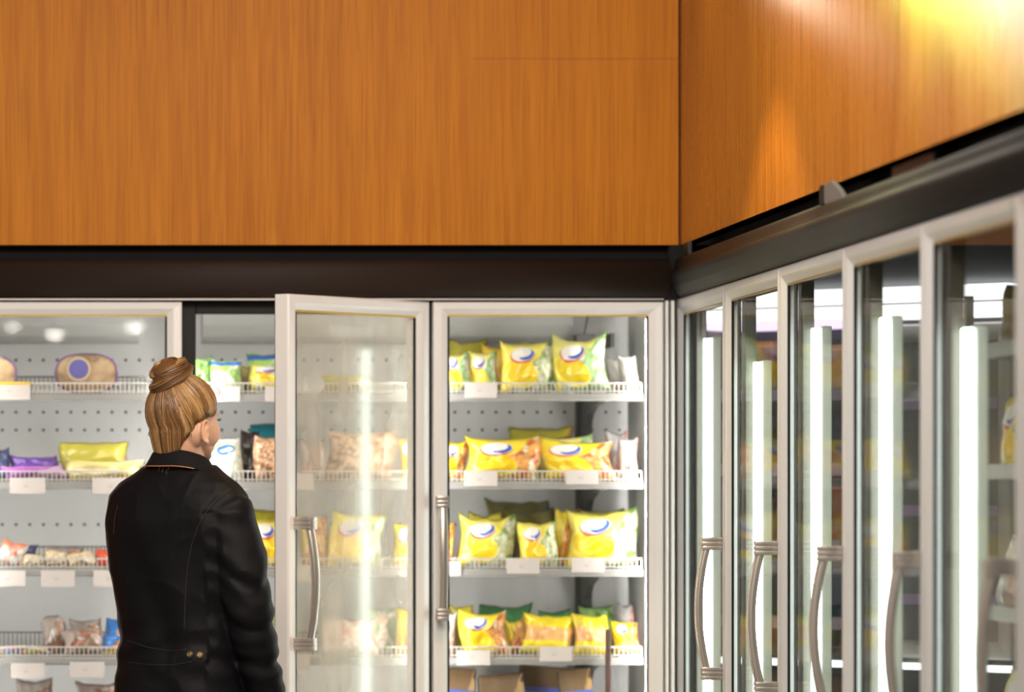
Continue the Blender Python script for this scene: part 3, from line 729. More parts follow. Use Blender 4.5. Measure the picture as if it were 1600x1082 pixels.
B('small yellow and blue packet at the left picture edge, fourth left shelf', 'mixed', -30, 10, 1026, 3, 1, .04, 14, group=GA4)
B('bright blue bag with yellow edge next to the woman\'s back, fourth left shelf', 'sky', 158, 214, 994, 3, 0, .06, 12, group=GA4, horn=.06)
B('blue bag standing behind the bright blue bag, fourth left shelf', 'sky', 164, 212, 968, 3, 2, .05, 8, group=GA4, seed=9)
B('orange-brown packet low on the bottom left shelf', 'pink_brown', 120, 190, 1070, 4, 0, .05, 16, group='packets on the bottom left shelf')
B('dark packet at the left of the bottom left shelf', 'brown_clear', 20, 80, 1064, 4, 1, .05, 12, group='packets on the bottom left shelf')

# --- ice-cream tubs
M['tub_rim'] = pm('violet_tub_rim', (.20,.11,.32), .35)
t = NT('tub_lid_print'); c = t.coords('Object'); n1 = t.noise(c, 14, 3)
col = t.mix(t.step(n1, .35, .65), (.26,.15,.075), (.60,.42,.24)); col = t.mix(t.step(t.noise(c, 26, 3), .58, .7), col, (.16,.07,.03))
M['tub_lid'] = t.done(t.principled(col, .4).outputs[0])
M['tub_ring'] = pm('cream_ring', (.60,.47,.28), .4); M['tub_disc'] = pm('violet_disc', (.12,.11,.42), .4)
def tub(label, px0, px1, top, base):
    y = 10.80; w = (px1-px0)*y/S6/2; h = (base-top)*y/S6/2
    root = tag(empty('ice_cream_tub', (wx((px0+px1)/2, y), y, SHELF_Z[0]+.0208)), label, 'tub', 'oval tubs on the top left shelf')
    def se(r, yy, p=2.5):
        out = []
        for i in range(40):
            a = 2*math.pi*i/40; c_, s_ = math.cos(a), math.sin(a)
            out.append((w*r*math.copysign(abs(c_)**(2/p), c_), yy, h+h*r*math.copysign(abs(s_)**(2/p), s_)))
        return out
    MB().loft([se(.80,.105),se(.86,.10),se(.94,.02),se(.94,.012)]).build('tub_body', M['tub_lid'], root, True)
    MB().loft([se(.94,.014),se(1,.012),se(1,-.002),se(.985,-.008),se(.945,-.009),se(.94,-.004)], False).build('rim', M['tub_rim'], root, True)
    MB().loft([se(.945,.012),se(.945,-.005),se(.90,-.007)]).build('lid', M['tub_lid'], root)
    def disc(r0, yy, name, m):
        MB().loft([[(cx0+r0*math.cos(2*math.pi*i/32), yy, cz0+r0*math.sin(2*math.pi*i/32)) for i in range(32)], [(cx0+r0*math.cos(2*math.pi*i/32), yy-.0012, cz0+r0*math.sin(2*math.pi*i/32)) for i in range(32)]]).build(name, m, root)
    cx0, cz0 = -w*.24, h*1.22
    disc(h*.60, -.0072, 'emblem_ring', M['tub_ring']); disc(h*.47, -.0086, 'emblem', M['tub_disc'])
tub('oval brown ice-cream tub with violet emblem disc on the top left shelf', 85, 185, 556, 620)
tub('oval brown tub cut off by the left picture edge, behind the yellow-topped card', -73, 27, 558, 620)

# --- price cards
t = NT('price_card_paper'); c = t.n('ShaderNodeTexCoord'); s = t.n('ShaderNodeSeparateXYZ'); t.l(c.outputs['Object'], s.inputs[0])
def band(x, a, b): return t.math('MULTIPLY', t.math('GREATER_THAN', x, a), t.math('LESS_THAN', x, b))
k = t.math('MULTIPLY', band(s.outputs[2], -.004, .0015), band(s.outputs[0], -.011, .003))
k = t.math('MULTIPLY', k, t.math('GREATER_THAN', t.noise(c.outputs['Object'], 420, 1), .5))
k2 = t.math('MULTIPLY', band(s.outputs[2], .006, .008), band(s.outputs[0], -.018, .010))
k = t.math('ADD', t.math('MULTIPLY', k, .6), t.math('MULTIPLY', k2, .12), clamp=True)
M['card'] = t.done(t.principled(t.mix(k, (.70,.645,.62), (.22,.2,.2)), .45).outputs[0])
M['card_yellow'] = pm('yellow_card_edge', (.80,.55,.05), .45)
def card(label, x0, x1, y0, y1, s, yellow=False):
    y = SY0-.0085; w = (x1-x0)*y/S6; h = (y1-y0)*y/S6; zc = SHELF_Z[s]+.004+h/2
    zc = wz((y0+y1)/2, y)
    o = MB().box(-w/2, w/2, -.0022, 0, -h/2, h/2).build('price_card', M['card'])
    o.location = (wx((x0+x1)/2, y), y-.0002, zc); tag(o, label, 'price card', 'price cards on the shelf rails')
    if yellow:
        MB().box(-w/2, w/2, -.0028, -.0022, h*.32, h/2).build('yellow_strip', M['card_yellow'], o)
card('price card with a yellow top strip at the left end of the top left rail', -12, 47, 597, 625, 0, True)
card('blank pinkish price card below the purple bags, second left rail', 15, 71, 747, 772, 1)
card('price card below the lemon bag, beside the woman\'s shoulder', 144, 205, 747, 772, 1)
card('price card at the left picture edge on the third left rail', -12, 40, 892, 917, 2)
card('price card below the pale cream bag, middle of the third left rail', 64, 117, 892, 917, 2)
card('price card below the red bag, touching the woman\'s back', 146, 200, 892, 917, 2)
card('price card below the flat mixed packet, fourth left rail', 17, 70, 1037, 1061, 3)
card('price card below the pink and brown clear bag, fourth left rail', 109, 163, 1035, 1059, 3)
card('bright price card right of the woman\'s forehead, top rail of the open freezer', 333, 375, 604, 628, 0)
card('price card next to the open door edge, top rail of the open freezer', 414, 464, 604, 628, 0)
card('price card beside the open door edge on the second rail', 441, 490, 740, 766, 1)
card('price card beside the open door edge on the third rail', 434, 484, 884, 908, 2)
card('price card beside the open door edge on the fourth rail', 433, 484, 1022, 1048, 3)
card('cream price card, the only one on the top right rail', 726, 776, 598, 622, 0)
card('price card below the red and yellow pasta bag, second right rail', 725, 777, 738, 760, 1)
card('price card below the orange and white pictured bag, second right rail', 884, 935, 735, 757, 1)
card('price card next to the door handle on the third right rail', 688, 720, 878, 900, 2)
card('price card below the narrow emblem bag, third right rail', 792, 843, 874, 897, 2)
card('price card below the large emblem bag, third right rail', 893, 944, 872, 895, 2)
card('price card below the left yellow bag, fourth right rail', 714, 766, 1017, 1040, 3)
card('price card below the tilted slice bag, fourth right rail', 843, 894, 1011, 1034, 3)

# --- bags on the rack behind the nearest glass door
GR = 'bags on the wire rack behind the right-hand glass'
def rack_bag(label, m, y, z, w, h, seed, x=2.06):
    return bag(label, 'bag', GR, m, x, y, z, w, h, .05, seed, 8, -80)
rack_bag('olive and yellow bag high on the rack behind the nearest full glass door', 'olive', 8.30, 1.6725, .18, .15, 31)
rack_bag('bright yellow bag at mid height on the rack behind the nearest full glass door', 'yellow_green', 8.30, 1.4125, .18, .17, 33)
rack_bag('frosted bag on the third rack shelf behind the nearest full glass door', 'clear', 8.30, 1.1125, .18, .16, 35)
rack_bag('yellow bag on the lowest rack shelf behind the nearest full glass door', 'yellow_green2', 8.30, .8125, .18, .17, 37)
# ------------------------------------------------------------------ woman
PO = Vector((.296, 9.60, 0))
person = tag(empty('person', PO), 'woman with a high hair bun and dark jacket, seen from behind at the freezer', 'person')
FT, RT = Vector((.50,.866,0)), Vector((.866,-.50,0))          # torso forward / right
FH, RH = Vector((.743,.669,0)), Vector((.669,-.743,0))        # head forward / right
UP = Vector((0,0,1))
HC = Vector((.3015, 9.60, 1.562))
def T(r, f, z): return Vector((.296,9.60,0)) + RT*r + FT*f + UP*z
def H(x, y, z): return HC + RH*x + FH*y + UP*z
def Hf(x, y, z): return H(x, y, z)
def ring(cfn, hw, hd, z, cf=0, n=36, p=2.3, cr=0):
    out = []
    for i in range(n):
        a = 2*math.pi*i/n; c, s = math.cos(a), math.sin(a)
        out.append(cfn(cr+hw*math.copysign(abs(c)**(2/p), c), cf+hd*math.copysign(abs(s)**(2/p), s), z))
    return out
def remeshed(mb, name, mat, voxel, smooth_it, parent=None, disp=None, post=None):
    o = mb.build(name+'_tmp', mat)
    r = o.modifiers.new('r', 'REMESH'); r.mode = 'VOXEL'; r.voxel_size = voxel
    s = o.modifiers.new('s', 'SMOOTH'); s.factor = .5; s.iterations = smooth_it
    me = baked(o); me.name = name
    if disp:
        nr = [v.normal.copy() for v in me.vertices]
        for v, n_ in zip(me.vertices, nr): v.co += n_*disp(v.co, n_)
    if post: post(me)
    bv = BVHTree.FromPolygons([v.co.copy() for v in me.vertices], [tuple(p.vertices) for p in me.polygons])
    for v in me.vertices: v.co -= PO
    me.polygons.foreach_set('use_smooth', [True]*len(me.polygons))
    ob = bpy.data.objects.new(name, me); COL.objects.link(ob); ob.parent = parent or person
    return ob, bv

# materials
t = NT('fair_skin'); c = t.coords('Object')
sk = t.mix(t.step(t.noise(c, 18, 3), .35, .7), (.66,.36,.23), (.74,.43,.29))
p = t.principled(sk, .46, 0, t.noise(c, 500, 2), .04); p.inputs['Subsurface Weight'].default_value = .12; p.inputs['Subsurface Radius'].default_value = (.01,.004,.002); p.inputs['Subsurface Scale'].default_value = .5
M['skin'] = t.done(p.outputs[0])
M['lip'] = pm('lip', (.50,.17,.13), .4)
t = NT('navy_waxed_nylon'); c = t.coords('Object')
wv = t.noise(t.coords('Object', (1,1,1)), 9, 4, .6)
j = t.mix(wv, (.0022,.0022,.0045), (.0050,.0042,.0055))
p = t.principled(j, .56, 0, t.noise(c, 70, 4, .6), .08)
p.inputs['Specular IOR Level'].default_value = .16
M['jacket'] = t.done(p.outputs[0])
M['collar'] = pm('navy_collar_cloth', (.005,.0042,.0055), .8, 0, .2, 60, .1)
M['collar'].node_tree.nodes['Principled BSDF'].inputs['Specular IOR Level'].default_value = .2
M['piping'] = pm('orange_piping', (.52,.20,.09), .5)
M['seam'] = pm('dark_seam_thread', (.004,.004,.006), .6)
M['stitch'] = pm('brown_thread', (.022,.013,.007), .7)
M['snap'] = pm('antique_brass', (.15,.10,.055), .38, .9, .3, 90)
M['snap_dark'] = pm('dark_brass_ring', (.07,.05,.03), .4, .8)
M['jeans'] = pm('dark_blue_denim', (.02,.028,.055), .8, 0, .25, 90, .1)
M['shoe'] = pm('black_leather_shoe', (.015,.013,.012), .4)
M['sole'] = pm('dark_rubber_sole', (.03,.03,.03), .7)
M['eye_white'] = pm('eye_white', (.75,.72,.70), .2); M['iris'] = pm('iris_blue', (.10,.17,.22), .2)

# ---- body: one continuous surface
b = MB()
b.ellipsoid(Hf, (0,-.008,.008), (.073,.091,.086), 28, 20)
b.ellipsoid(Hf, (0,.028,-.028), (.0635,.066,.078), 24, 16)          # face
b.ellipsoid(Hf, (0,.042,-.074), (.047,.046,.038), 20, 12)          # jaw and chin
b.ellipsoid(Hf, (0,.074,-.101), (.018,.014,.013), 12, 8)
for s in (-1, 1):
    b.ellipsoid(Hf, (s*.037,.050,-.045), (.022,.034,.036), 14, 10)  # cheeks
    b.ellipsoid(Hf, (s*.024,.073,.000), (.022,.012,.008), 14, 8)    # brows
b.tube([H(0,.086,-.004), H(0,.100,-.028), H(0,.111,-.050), H(0,.092,-.056)], [.008,.009,.0115,.008], 10)   # nose
for s in (-1, 1): b.ellipsoid(Hf, (s*.010,.094,-.052), (.007,.008,.006), 10, 6)
b.ellipsoid(Hf, (0,.086,-.076), (.020,.009,.005), 12, 6); b.ellipsoid(Hf, (0,.084,-.084), (.018,.009,.006), 12, 6)  # lips
for s in (-1, 1):
    b.ellipsoid(Hf, (s*.050,-.008,-.040), (.0275,.034,.042), 16, 12)     # side of the head behind the jaw
# ears: outer rim, lobe and hollow
def ear(s):
    pts = []
    for i in range(15):
        a = R(-65 + 265*i/14)
        pts.append(H(s*(.0815+.006*math.sin(a*.6)), -.004-.0145*math.cos(a+.5) if False else -.006+.0125*math.cos(a+R(20)), -.047+.027*math.sin(a+R(20))))
    pts = [H(s*.077, .008, -.040)] + [H(s*(.083+.004*math.sin(math.pi*i/14)), -.008-.0145*math.sin(R(-40+260*i/14)), -.043+.027*math.cos(R(-40+260*i/14))) for i in range(15)]
    b.tube(pts, [.0035]+[.0042]*13+[.005,.004], 8)
    b.ellipsoid(Hf, (s*.0785,-.007,-.046), (.0045,.0135,.027), 14, 10)
    b.ellipsoid(Hf, (s*.082,-.001,-.070), (.0045,.0065,.0085), 10, 8)
    b.tube([H(s*.083,.006,-.034), H(s*.085,-.006,-.036), H(s*.084,-.010,-.050), H(s*.083,-.003,-.060)], .0028, 6)
    b.ellipsoid(Hf, (s*.081,.005,-.052), (.004,.0035,.006), 8, 6)
ear(1); ear(-1)
# neck
b.tube([T(0,-.01,1.36), T(0,-.006,1.41), T(.002,0,1.45), H(0,-.018,-.085), H(0,-.022,-.04)], [.070,.058,.0525,.053,.056], 24)
# trunk
tr = [(1.425,.075,.062,0),(1.40,.125,.072,-.005),(1.36,.158,.085,-.005),(1.28,.160,.100,0),(1.18,.145,.100,0),(1.06,.128,.090,0),(.95,.132,.092,0),(.86,.138,.094,0),(.80,.138,.094,0)]
b.loft([ring(T, w, d, z, cf) for z, w, d, cf in tr])
# arms
RSH, REL, RWR = Vector((.412,9.512,1.315)), Vector((.452,9.490,1.075)), Vector((.506,9.560,.815))
LSH, LEL, LWR = T(-.150,.0,1.315), T(-.172,.12,1.10), T(-.06,.30,1.07)
def arm(sh, el, wr, palm_dir, thumb_dir):
    m1 = sh.lerp(el, .5); m2 = el.lerp(wr, .35)
    b.tube([sh.lerp(el, -.12), sh, m1, el, m2, wr], [.040,.047,.043,.036,.037,.025], 16)
    d = (wr-el).normalized()
    d = (d*.75 + palm_dir*.25).normalized()
    side = thumb_dir - d*thumb_dir.dot(d); side.normalize(); nrm = d.cross(side).normalized()
    # palm
    rings = []
    for tt, w, th in ((0,.024,.020),(.03,.034,.017),(.065,.041,.015),(.092,.040,.012)):
        c0 = wr + d*tt
        rings.append([c0+side*w*math.cos(2*math.pi*i/16)+nrm*th*math.sin(2*math.pi*i/16) for i in range(16)])
    b.loft(rings)
    curl = palm_dir - d*palm_dir.dot(d); curl.normalize()
    for k, (off, ln) in enumerate(((.030,.072),(.010,.080),(-.011,.074),(-.030,.058))):
        base = wr + d*.080 + side*off
        pts = [base]; ang = .12
        for q, fr in enumerate((.12,.40,.30,.22)):
            pts.append(pts[-1] + (d*math.cos(ang)+curl*math.sin(ang)+side*off*.25)*ln*fr*1.15); ang += .26+.05*k
        b.tube(pts, [.0095,.0095,.0088,.0082,.0062], 10)
    tb = wr + d*.028 + side*.026
    b.tube([tb-side*.012, tb+side*.014+d*.018, tb+side*.022+d*.044+curl*.010, tb+side*.020+d*.066+curl*.020], [.012,.0115,.0098,.007], 10)
arm(RSH, REL, RWR, -RT*.9+FT*.3, FT)
arm(LSH, LEL, LWR, -UP*.5+FT*.5, UP*.6+RT*.4)
# legs (down to the ankles)
HIP = [T(.074,0,.86), T(-.074,0,.86)]
FEET = [Vector((.385,9.555,0)), Vector((.225,9.66,0))]
LEGS = []
for h, f in zip(HIP, FEET):
    kn = h.lerp(f, .47) + FT*.02 + UP*.0
    LEGS.append((h, kn, f))
    b.tube([h+UP*.04, h.lerp(kn,.25), h.lerp(kn,.7), kn, kn.lerp(f,.3), f+UP*.12, f+UP*.07], [.074,.074,.060,.050,.051,.036,.036], 18)
    b.tube([f+UP*.06-FT*.03, f+UP*.05+FT*.05, f+UP*.03+FT*.13, f+UP*.025+FT*.17], [.036,.036,.032,.020], 14)
def paint(me):
    me.materials.append(M['lip'])
    for f in me.polygons:
        q = f.center - HC; x, y, z = q.dot(RH), q.dot(FH), q.z
        if abs(x) < .019*(1-((z+.081)/.016)**2) and y > .078 and -.091 < z < -.072: f.material_index = 1
    # eye sockets pressed in a little
    for v in me.vertices:
        q = v.co - HC; x, y, z = q.dot(RH), q.dot(FH), q.z
        if y > .05:
            for s in (-1, 1):
                r2 = ((x-s*.030)/.018)**2 + ((z+.019)/.011)**2
                if r2 < 3: v.co -= FH*.007*math.exp(-r2)
body, body_bv = remeshed(b, 'body', M['skin'], .0034, 4, post=paint)
for s in (-1, 1):
    e = MB().ellipsoid(Hf, (s*.030,.0705,-.019), (.0115,.0115,.0115), 16, 12)
    e.v = [p-PO for p in map(Vector, e.v)]; eo = e.build('eye', M['eye_white'], person, True)
    e = MB().ellipsoid(Hf, (s*.030,.0805,-.019), (.0052,.0025,.0052), 12, 8); e.v = [p-PO for p in map(Vector, e.v)]; e.build('iris', M['iris'], eo, True)
    lash = MB()
    for k in range(9):
        u = (k-4)/4
        a0 = H(s*.030+u*.012, .0825-.004*u*u, -.0135-.003*u*u); lash.tube([a0, a0+FH*.006+UP*.002, a0+FH*.009+UP*.006+RH*u*.003], [.0007,.0006,.0003], 4)
    lash.v = [Vector(p)-PO for p in lash.v]; lash.build('eyelashes', M['cord'], person)

# ---- hair
def tone_mat(name, ramp):
    t = NT(name); a = t.n('ShaderNodeAttribute'); a.attribute_name = 'tone'
    r = t.n('ShaderNodeValToRGB'); t.l(a.outputs['Fac'], r.inputs[0])
    el = r.color_ramp.elements
    el[0].position, el[0].color = ramp[0][0], (*ramp[0][1], 1); el[1].position, el[1].color = ramp[-1][0], (*ramp[-1][1], 1)
    for ps, cc in ramp[1:-1]:
        e = el.new(ps); e.color = (*cc, 1)
    p = t.principled(r.outputs[0], .36, 0, t.noise(t.coords('Object', (1,1,.3)), 300, 3), .1)
    p.inputs['Specular IOR Level'].default_value = .55
    return t.done(p.outputs[0])
M['hair'] = tone_mat('dark_blonde_hair', [(0,(.060,.024,.009)),(.32,(.18,.083,.028)),(.62,(.37,.195,.070)),(1,(.66,.44,.20))])
EC, ER = (0,-.008,.008), (.0765,.0950,.0895)
BUN = Vector((-.004,-.052,.102))                                       # bun centre in head coordinates
bd = Vector((BUN.x/ER[0], (BUN.y+.012)/ER[1], (BUN.z-.012)/ER[2])).normalized()
def surf(d, off=0):
    d = d.normalized(); return Vector((EC[0]+d.x*(ER[0]+off), EC[1]+d.y*(ER[1]+off), EC[2]+d.z*(ER[2]+off)))
def hairline(az):     # az: 0 = nape, 180 = forehead; lowest hair elevation in degrees
    return interp([(0,-84),(30,-82),(45,-75),(52,-60),(60,-46),(72,-34),(82,-21),(92,-13),(104,-10),(118,-8),(126,-3),(134,10),(145,30),(180,42)], abs(az))[0]
def dirn(az, el):
    return dirn0(az, max(el, -28))
def nape(az, el, off):
    """below the skull the hair follows the neck"""
    s_ = max(0, min(1, (-28-el)/55))
    p0 = surf(dirn0(az, -28), off)
    a = R(az); w_ = smoothstep(64, 40, abs(az)) if False else 1-smoothstep(44, 62, abs(az)); rr_ = lerp(.0545, .0565, w_)
    q0 = Vector((math.sin(a)*(rr_+off), -.019-math.cos(a)*(rr_+.002+off), -.108))
    k_ = s_**lerp(1.0, 1.6, w_)
    return Vector((lerp(p0.x, q0.x, k_), lerp(p0.y, q0.y, k_), lerp(p0.z, q0.z, s_)))
def dirn0(az, el):
    a, e = R(az), R(el); return Vector((math.sin(a)*math.cos(e), -math.cos(a)*math.cos(e), math.sin(e)))
def slerp(a, b2, t_):
    om = math.acos(max(-1, min(1, a.dot(b2))))
    return a if om < 1e-5 else (a*math.sin((1-t_)*om)+b2*math.sin(t_*om))/math.sin(om)
hm = MB(); hm.col = []
def strand(pts, r, tone, n=5, tips=(.5,.7)):
    k0 = len(hm.v); m = len(pts)
    rad = [r*(lerp(tips[0],1,min(1,i/(m*.25))) if i < m*.25 else (lerp(1,tips[1],(i-m*.75)/(m*.25)) if i > m*.75 else 1)) for i in range(m)]
    hm.tube([H(*p) for p in pts], rad, n)
    for i in range(len(hm.v)-k0): hm.col.append(max(0, min(1, tone + .10*noise.noise(Vector((k0*.01, i*.02, 0))))))
rng = random.Random(11)
# scalp cap
k0 = len(hm.v); rings = []
for q in range(13):
    t_ = q/12; rr = []
    if q == 0:
        for t2 in (0,.25,.5,.75): rings.append([H(*(nape(a_, lerp(hairline(a_), -28, t2), .0012) if hairline(a_) < -28 else surf(dirn(a_, hairline(a_)+2*t2), .0008))) for a_ in [-180+360*i/64 for i in range(64)]])
    for i in range(64):
        az = -180+360*i/64; d = dirn(az, hairline(az)+2); rr.append(H(*surf(slerp(d, bd, t_*.98), .0010+.0028*min(1, t_*4))))
    rings.append(rr)
hm.loft(rings); hm.col += [.30]*(len(hm.v)-k0)
# combed strands running from the hairline up to the bun
for i in range(1900):
    az = rng.uniform(-180, 180)
    e0 = hairline(az) + abs(rng.gauss(0, 3.5)) + (rng.uniform(0, 70) if rng.random() < .45 else 0)
    if e0 > 82: continue
    d = dirn(az, e0)
    if d.dot(bd) > .93: continue
    lump = noise.noise(Vector((az*.045, 3.1, 0)))                      # wide locks
    off = .0036 + .0026*lump + rng.uniform(-.0006, .0012)
    sway = rng.gauss(0, .05); pts = []
    if e0 < -30:
        n_ = max(2, int((-28-e0)/8)+1)
        pts = [nape(az, lerp(e0, -28, q/n_), off*(.4+.6*q/n_)) for q in range(n_)]
        lift0 = 1
    else: lift0 = .5
    perp = d.cross(bd).normalized()
    for q in range(11):
        t_ = q/10
        dd = slerp(d, bd, t_*.97) + perp*(sway+.10*noise.noise(Vector((az*.02, t_*1.5, 7))))*math.sin(math.pi*t_)
        lift = lift0 if t_ < .06 else 1
        pts.append(surf(dd, off*lift + .006*t_**4))
    tone = .50 + .55*noise.noise(Vector((az*.11, 1.7, 2))) + .3*noise.noise(Vector((az*.35, 4.7, 2))) + rng.gauss(0, .10)
    if abs(az) > 60: tone += .04
    strand(pts, rng.uniform(.0008, .0019), tone)
# bun: hair twisted into a coil
ax = Vector((-.12,-.42,.90)).normalized(); e1 = ax.cross(Vector((1,0,0))).normalized(); e2 = ax.cross(e1).normalized()
k0 = len(hm.v)
hm.ellipsoid(Hf, tuple(BUN), (.048,.042,.034), 24, 16); hm.col += [.22]*(len(hm.v)-k0)
def coil(turns, R0, R1, tr0, h0, h1, phase, n, twist, flat=.8):
    for s_ in range(n):
        a0 = rng.uniform(0, 2*math.pi); rr = tr0*math.sqrt(rng.uniform(.55, 1)); pts = []; m = int(26*turns)
        jit = rng.gauss(0, .0012)
        tone = .52 + .34*math.sin(a0*2+phase) + rng.gauss(0, .11)
        for q in range(m+1):
            t_ = q/m; A = phase + 2*math.pi*turns*t_
            Rm = lerp(R0, R1, t_); hh = lerp(h0, h1, t_); a = a0 + twist*t_*2*math.pi
            fade = .55+.45*min(1, 5*t_, 5*(1-t_))
            wob = 1+.10*noise.noise(Vector((A*.7, phase, 2)))
            rad = (e1*math.cos(A)*1.22 + e2*math.sin(A)*1.0)
            pts.append(BUN + rad*(Rm*wob + (rr*math.cos(a)+jit)*fade) + ax*(hh + rr*math.sin(a)*fade*flat))
        strand(pts, rng.uniform(.0008, .0017), tone, 5, (.4,.4))
coil(1.15, .030, .036, .0200, -.022, -.008, .4, 150, .35)
coil(1.05, .031, .025, .0215, -.002, .014, 2.6, 150, -.45)
coil(.85, .016, .011, .0175, .014, .027, 4.4, 90, .5)
coil(1.0, .037, .038, .0095, -.033, -.028, 1.2, 60, .6)
# short wisps at nape and temple, curl at the forehead
for i in range(70):
    az = rng.uniform(-70, 110); d = dirn(az, hairline(az)+1)
    p0 = surf(d, .002); dn = Vector((rng.gauss(0,.006), rng.gauss(-.002,.004), -rng.uniform(.008,.024) if abs(az) < 75 else rng.uniform(-.006,.010)))
    strand([p0, p0+dn*.5+d*.0015, p0+dn+d*rng.uniform(.001,.006)], .00045, .55, 4, (1,.4))
for i in range(26):
    az = rng.uniform(-150, 150); d = dirn(az, rng.uniform(10, 60)); p0 = surf(d, .005); t2 = d.cross(Vector((rng.gauss(0,1),rng.gauss(0,1),rng.gauss(0,1)))).normalized()
    strand([p0+t2*s_*.022+d*(.007*math.sin(math.pi*s_)+rng.uniform(0,.002)) for s_ in (0,.25,.5,.75,1)], .00032, .7, 4, (.6,.4))
for i in range(24):
    a0 = rng.uniform(0, 6.28); p0 = BUN + (e1*math.cos(a0)*.058+e2*math.sin(a0)*.046) + ax*rng.uniform(-.01,.02)
    tdir = (-e1*math.sin(a0)+e2*math.cos(a0)); o_ = (e1*math.cos(a0)+e2*math.sin(a0))
    strand([p0-o_*.008, p0+tdir*.010+o_*.003, p0+tdir*.022+o_*rng.uniform(-.002,.006)], .00032, .7, 4, (.7,.4))
cc = surf(dirn(140, 34), .006)
for k in range(3):
    strand([cc+Vector((.004+.0085*math.sin(u*.9)+.002*k, .006+.002*u, .0085*math.cos(u*.9)-.003*k)) for u in range(7)], .0006, .5, 4, (.8,.4))
for i in range(9):   # loose strands over the collar
    x0 = rng.uniform(.0, .05); p0 = Vector((x0-.01, -.072+abs(x0)*.35, -.072))
    L = rng.uniform(.05,.085); sgn = rng.uniform(.2,.9)
    strand([p0, p0+Vector((.006*sgn,-.010,-L*.35)), p0+Vector((.020*sgn,-.016,-L*.7)), p0+Vector((.022*sgn+rng.gauss(0,.006),-.022,-L))], .0005, .5, 4, (1,.4))
hm.v = [Vector(p)-PO for p in hm.v]
hair = hm.build('hair', M['hair'], person, True)

# ---- jacket
j = MB()
jr = [(1.435,.088,.078,.0),(1.415,.115,.084,-.004),(1.392,.155,.092,-.008),(1.36,.183,.104,-.010),(1.30,.190,.118,-.008),(1.20,.183,.122,0),(1.10,.170,.116,.004),(1.02,.163,.112,.006),(.95,.166,.118,.006),(.87,.172,.126,.004),(.78,.182,.134,.002),(.735,.186,.137,0)]
j.loft([ring(T, w, d, z, cf, 44, 2.5, -.006) for z, w, d, cf in jr])
e_, w_ = REL, RWR
s0 = Vector((.400,9.515,1.318))
sleeve = [Vector((.372,9.53,1.335)), s0, s0.lerp(e_,.45)+Vector((.006,-.004,0)), e_+Vector((.002,-.004,0)), e_.lerp(w_,.5)+Vector((.002,0,0)), w_+UP*.03, w_-UP*.004]
j.tube(sleeve, [.060,.072,.069,.061,.054,.047,.048], 24)
l0 = LSH
j.tube([T(-.12,0,1.335), l0+Vector((.008,0,0)), l0.lerp(LEL,.5), LEL, LEL.lerp(LWR,.5), LWR.lerp(LEL,.06)], [.055,.066,.062,.058,.050,.046], 24)
def fold(co, n_):
    q = co - Vector((.296,9.6,0)); r, f, z = q.dot(RT), q.dot(FT), co.z
    d = .0028*noise.noise(co*9)
    arm_d = (co.xy - s0.lerp(e_, max(0, min(1, (s0.z-z)/(s0.z-e_.z)))).xy).length
    if r > .115 and z < 1.32:      # sleeve: slanting creases gathered at the elbow
        w = 1.0 if z > 1.16 else 1.5
        ph = z*52 + r*30 - f*26 + 2.2*noise.noise(co*7)
        d += w*(.0026*math.sin(ph) + .0016*math.sin(ph*1.9+1)) * (.4+.6*smoothstep(1.33,1.22,z))
    else:                          # back: long soft diagonal drags, bunched above the waist
        ph = r*42 + (z-1.1)*16 + 2.5*noise.noise(Vector((r*6, f*6, z*3)))
        d += .0030*math.sin(ph)*smoothstep(1.40,1.28,z)
        d += .0038*math.sin(z*70 - r*18 + 3*noise.noise(co*6))*math.exp(-((z-.97)/.07)**2)
        d += .0030*math.sin(z*34 + r*40 + 2*noise.noise(co*5))*smoothstep(1.0,.9,z)
    # thin sharper wrinkles
    rn = 1-abs(noise.noise(Vector((r*11+z*6, f*11, z*9-r*5))))*2
    d += .0022*max(0, rn)**3
    return d
jacket, jbv = remeshed(j, 'jacket', M['jacket'], .0050, 7, disp=fold)
CAMP = Vector((0,0,CAM_Z))
def hit(px, py, off=.0015):
    d = Vector(((px-100)/S6, 1, (765-py)/S6)).normalized()
    loc, nrm, _, _ = jbv.ray_cast(CAMP, d)
    return (loc + nrm*off, nrm) if loc else (None, None)
def line(pts, name, m, r=.0013, off=.0004, k=8):
    """a seam sewn along the jacket surface through the given points"""
    out = []
    for a, c_ in zip(pts, pts[1:]):
        for i in range(k):
            l_, n_ = hit(lerp(a[0],c_[0],i/k), lerp(a[1],c_[1],i/k), off)
            if l_: out.append(l_-PO)
    l_, n_ = hit(*pts[-1], off)
    if l_: out.append(l_-PO)
    sm = [out[0]]+[(out[i-1]+out[i]*2+out[i+1])/4 for i in range(1,len(out)-1)]+[out[-1]]
    return MB().tube(sm, r, 6).build(name, m, jacket, True)
line([(360,764),(345,776),(330,790),(318,806),(309,824),(303,842)], 'armhole_seam', M['stitch'], .0013)
line([(309,824),(300,850),(294,880),(291,910),(289,945),(288,985)], 'back_seam', M['stitch'], .0012)
line([(184,790),(179,812),(178,836)], 'armhole_seam', M['stitch'], .0012)
line([(200,1002),(230,1012),(262,1018),(292,1016)], 'waist_tab_edge', M['seam'], .0016)
line([(200,1036),(240,1040),(270,1040),(300,1035)], 'waist_tab_edge', M['seam'], .0016)
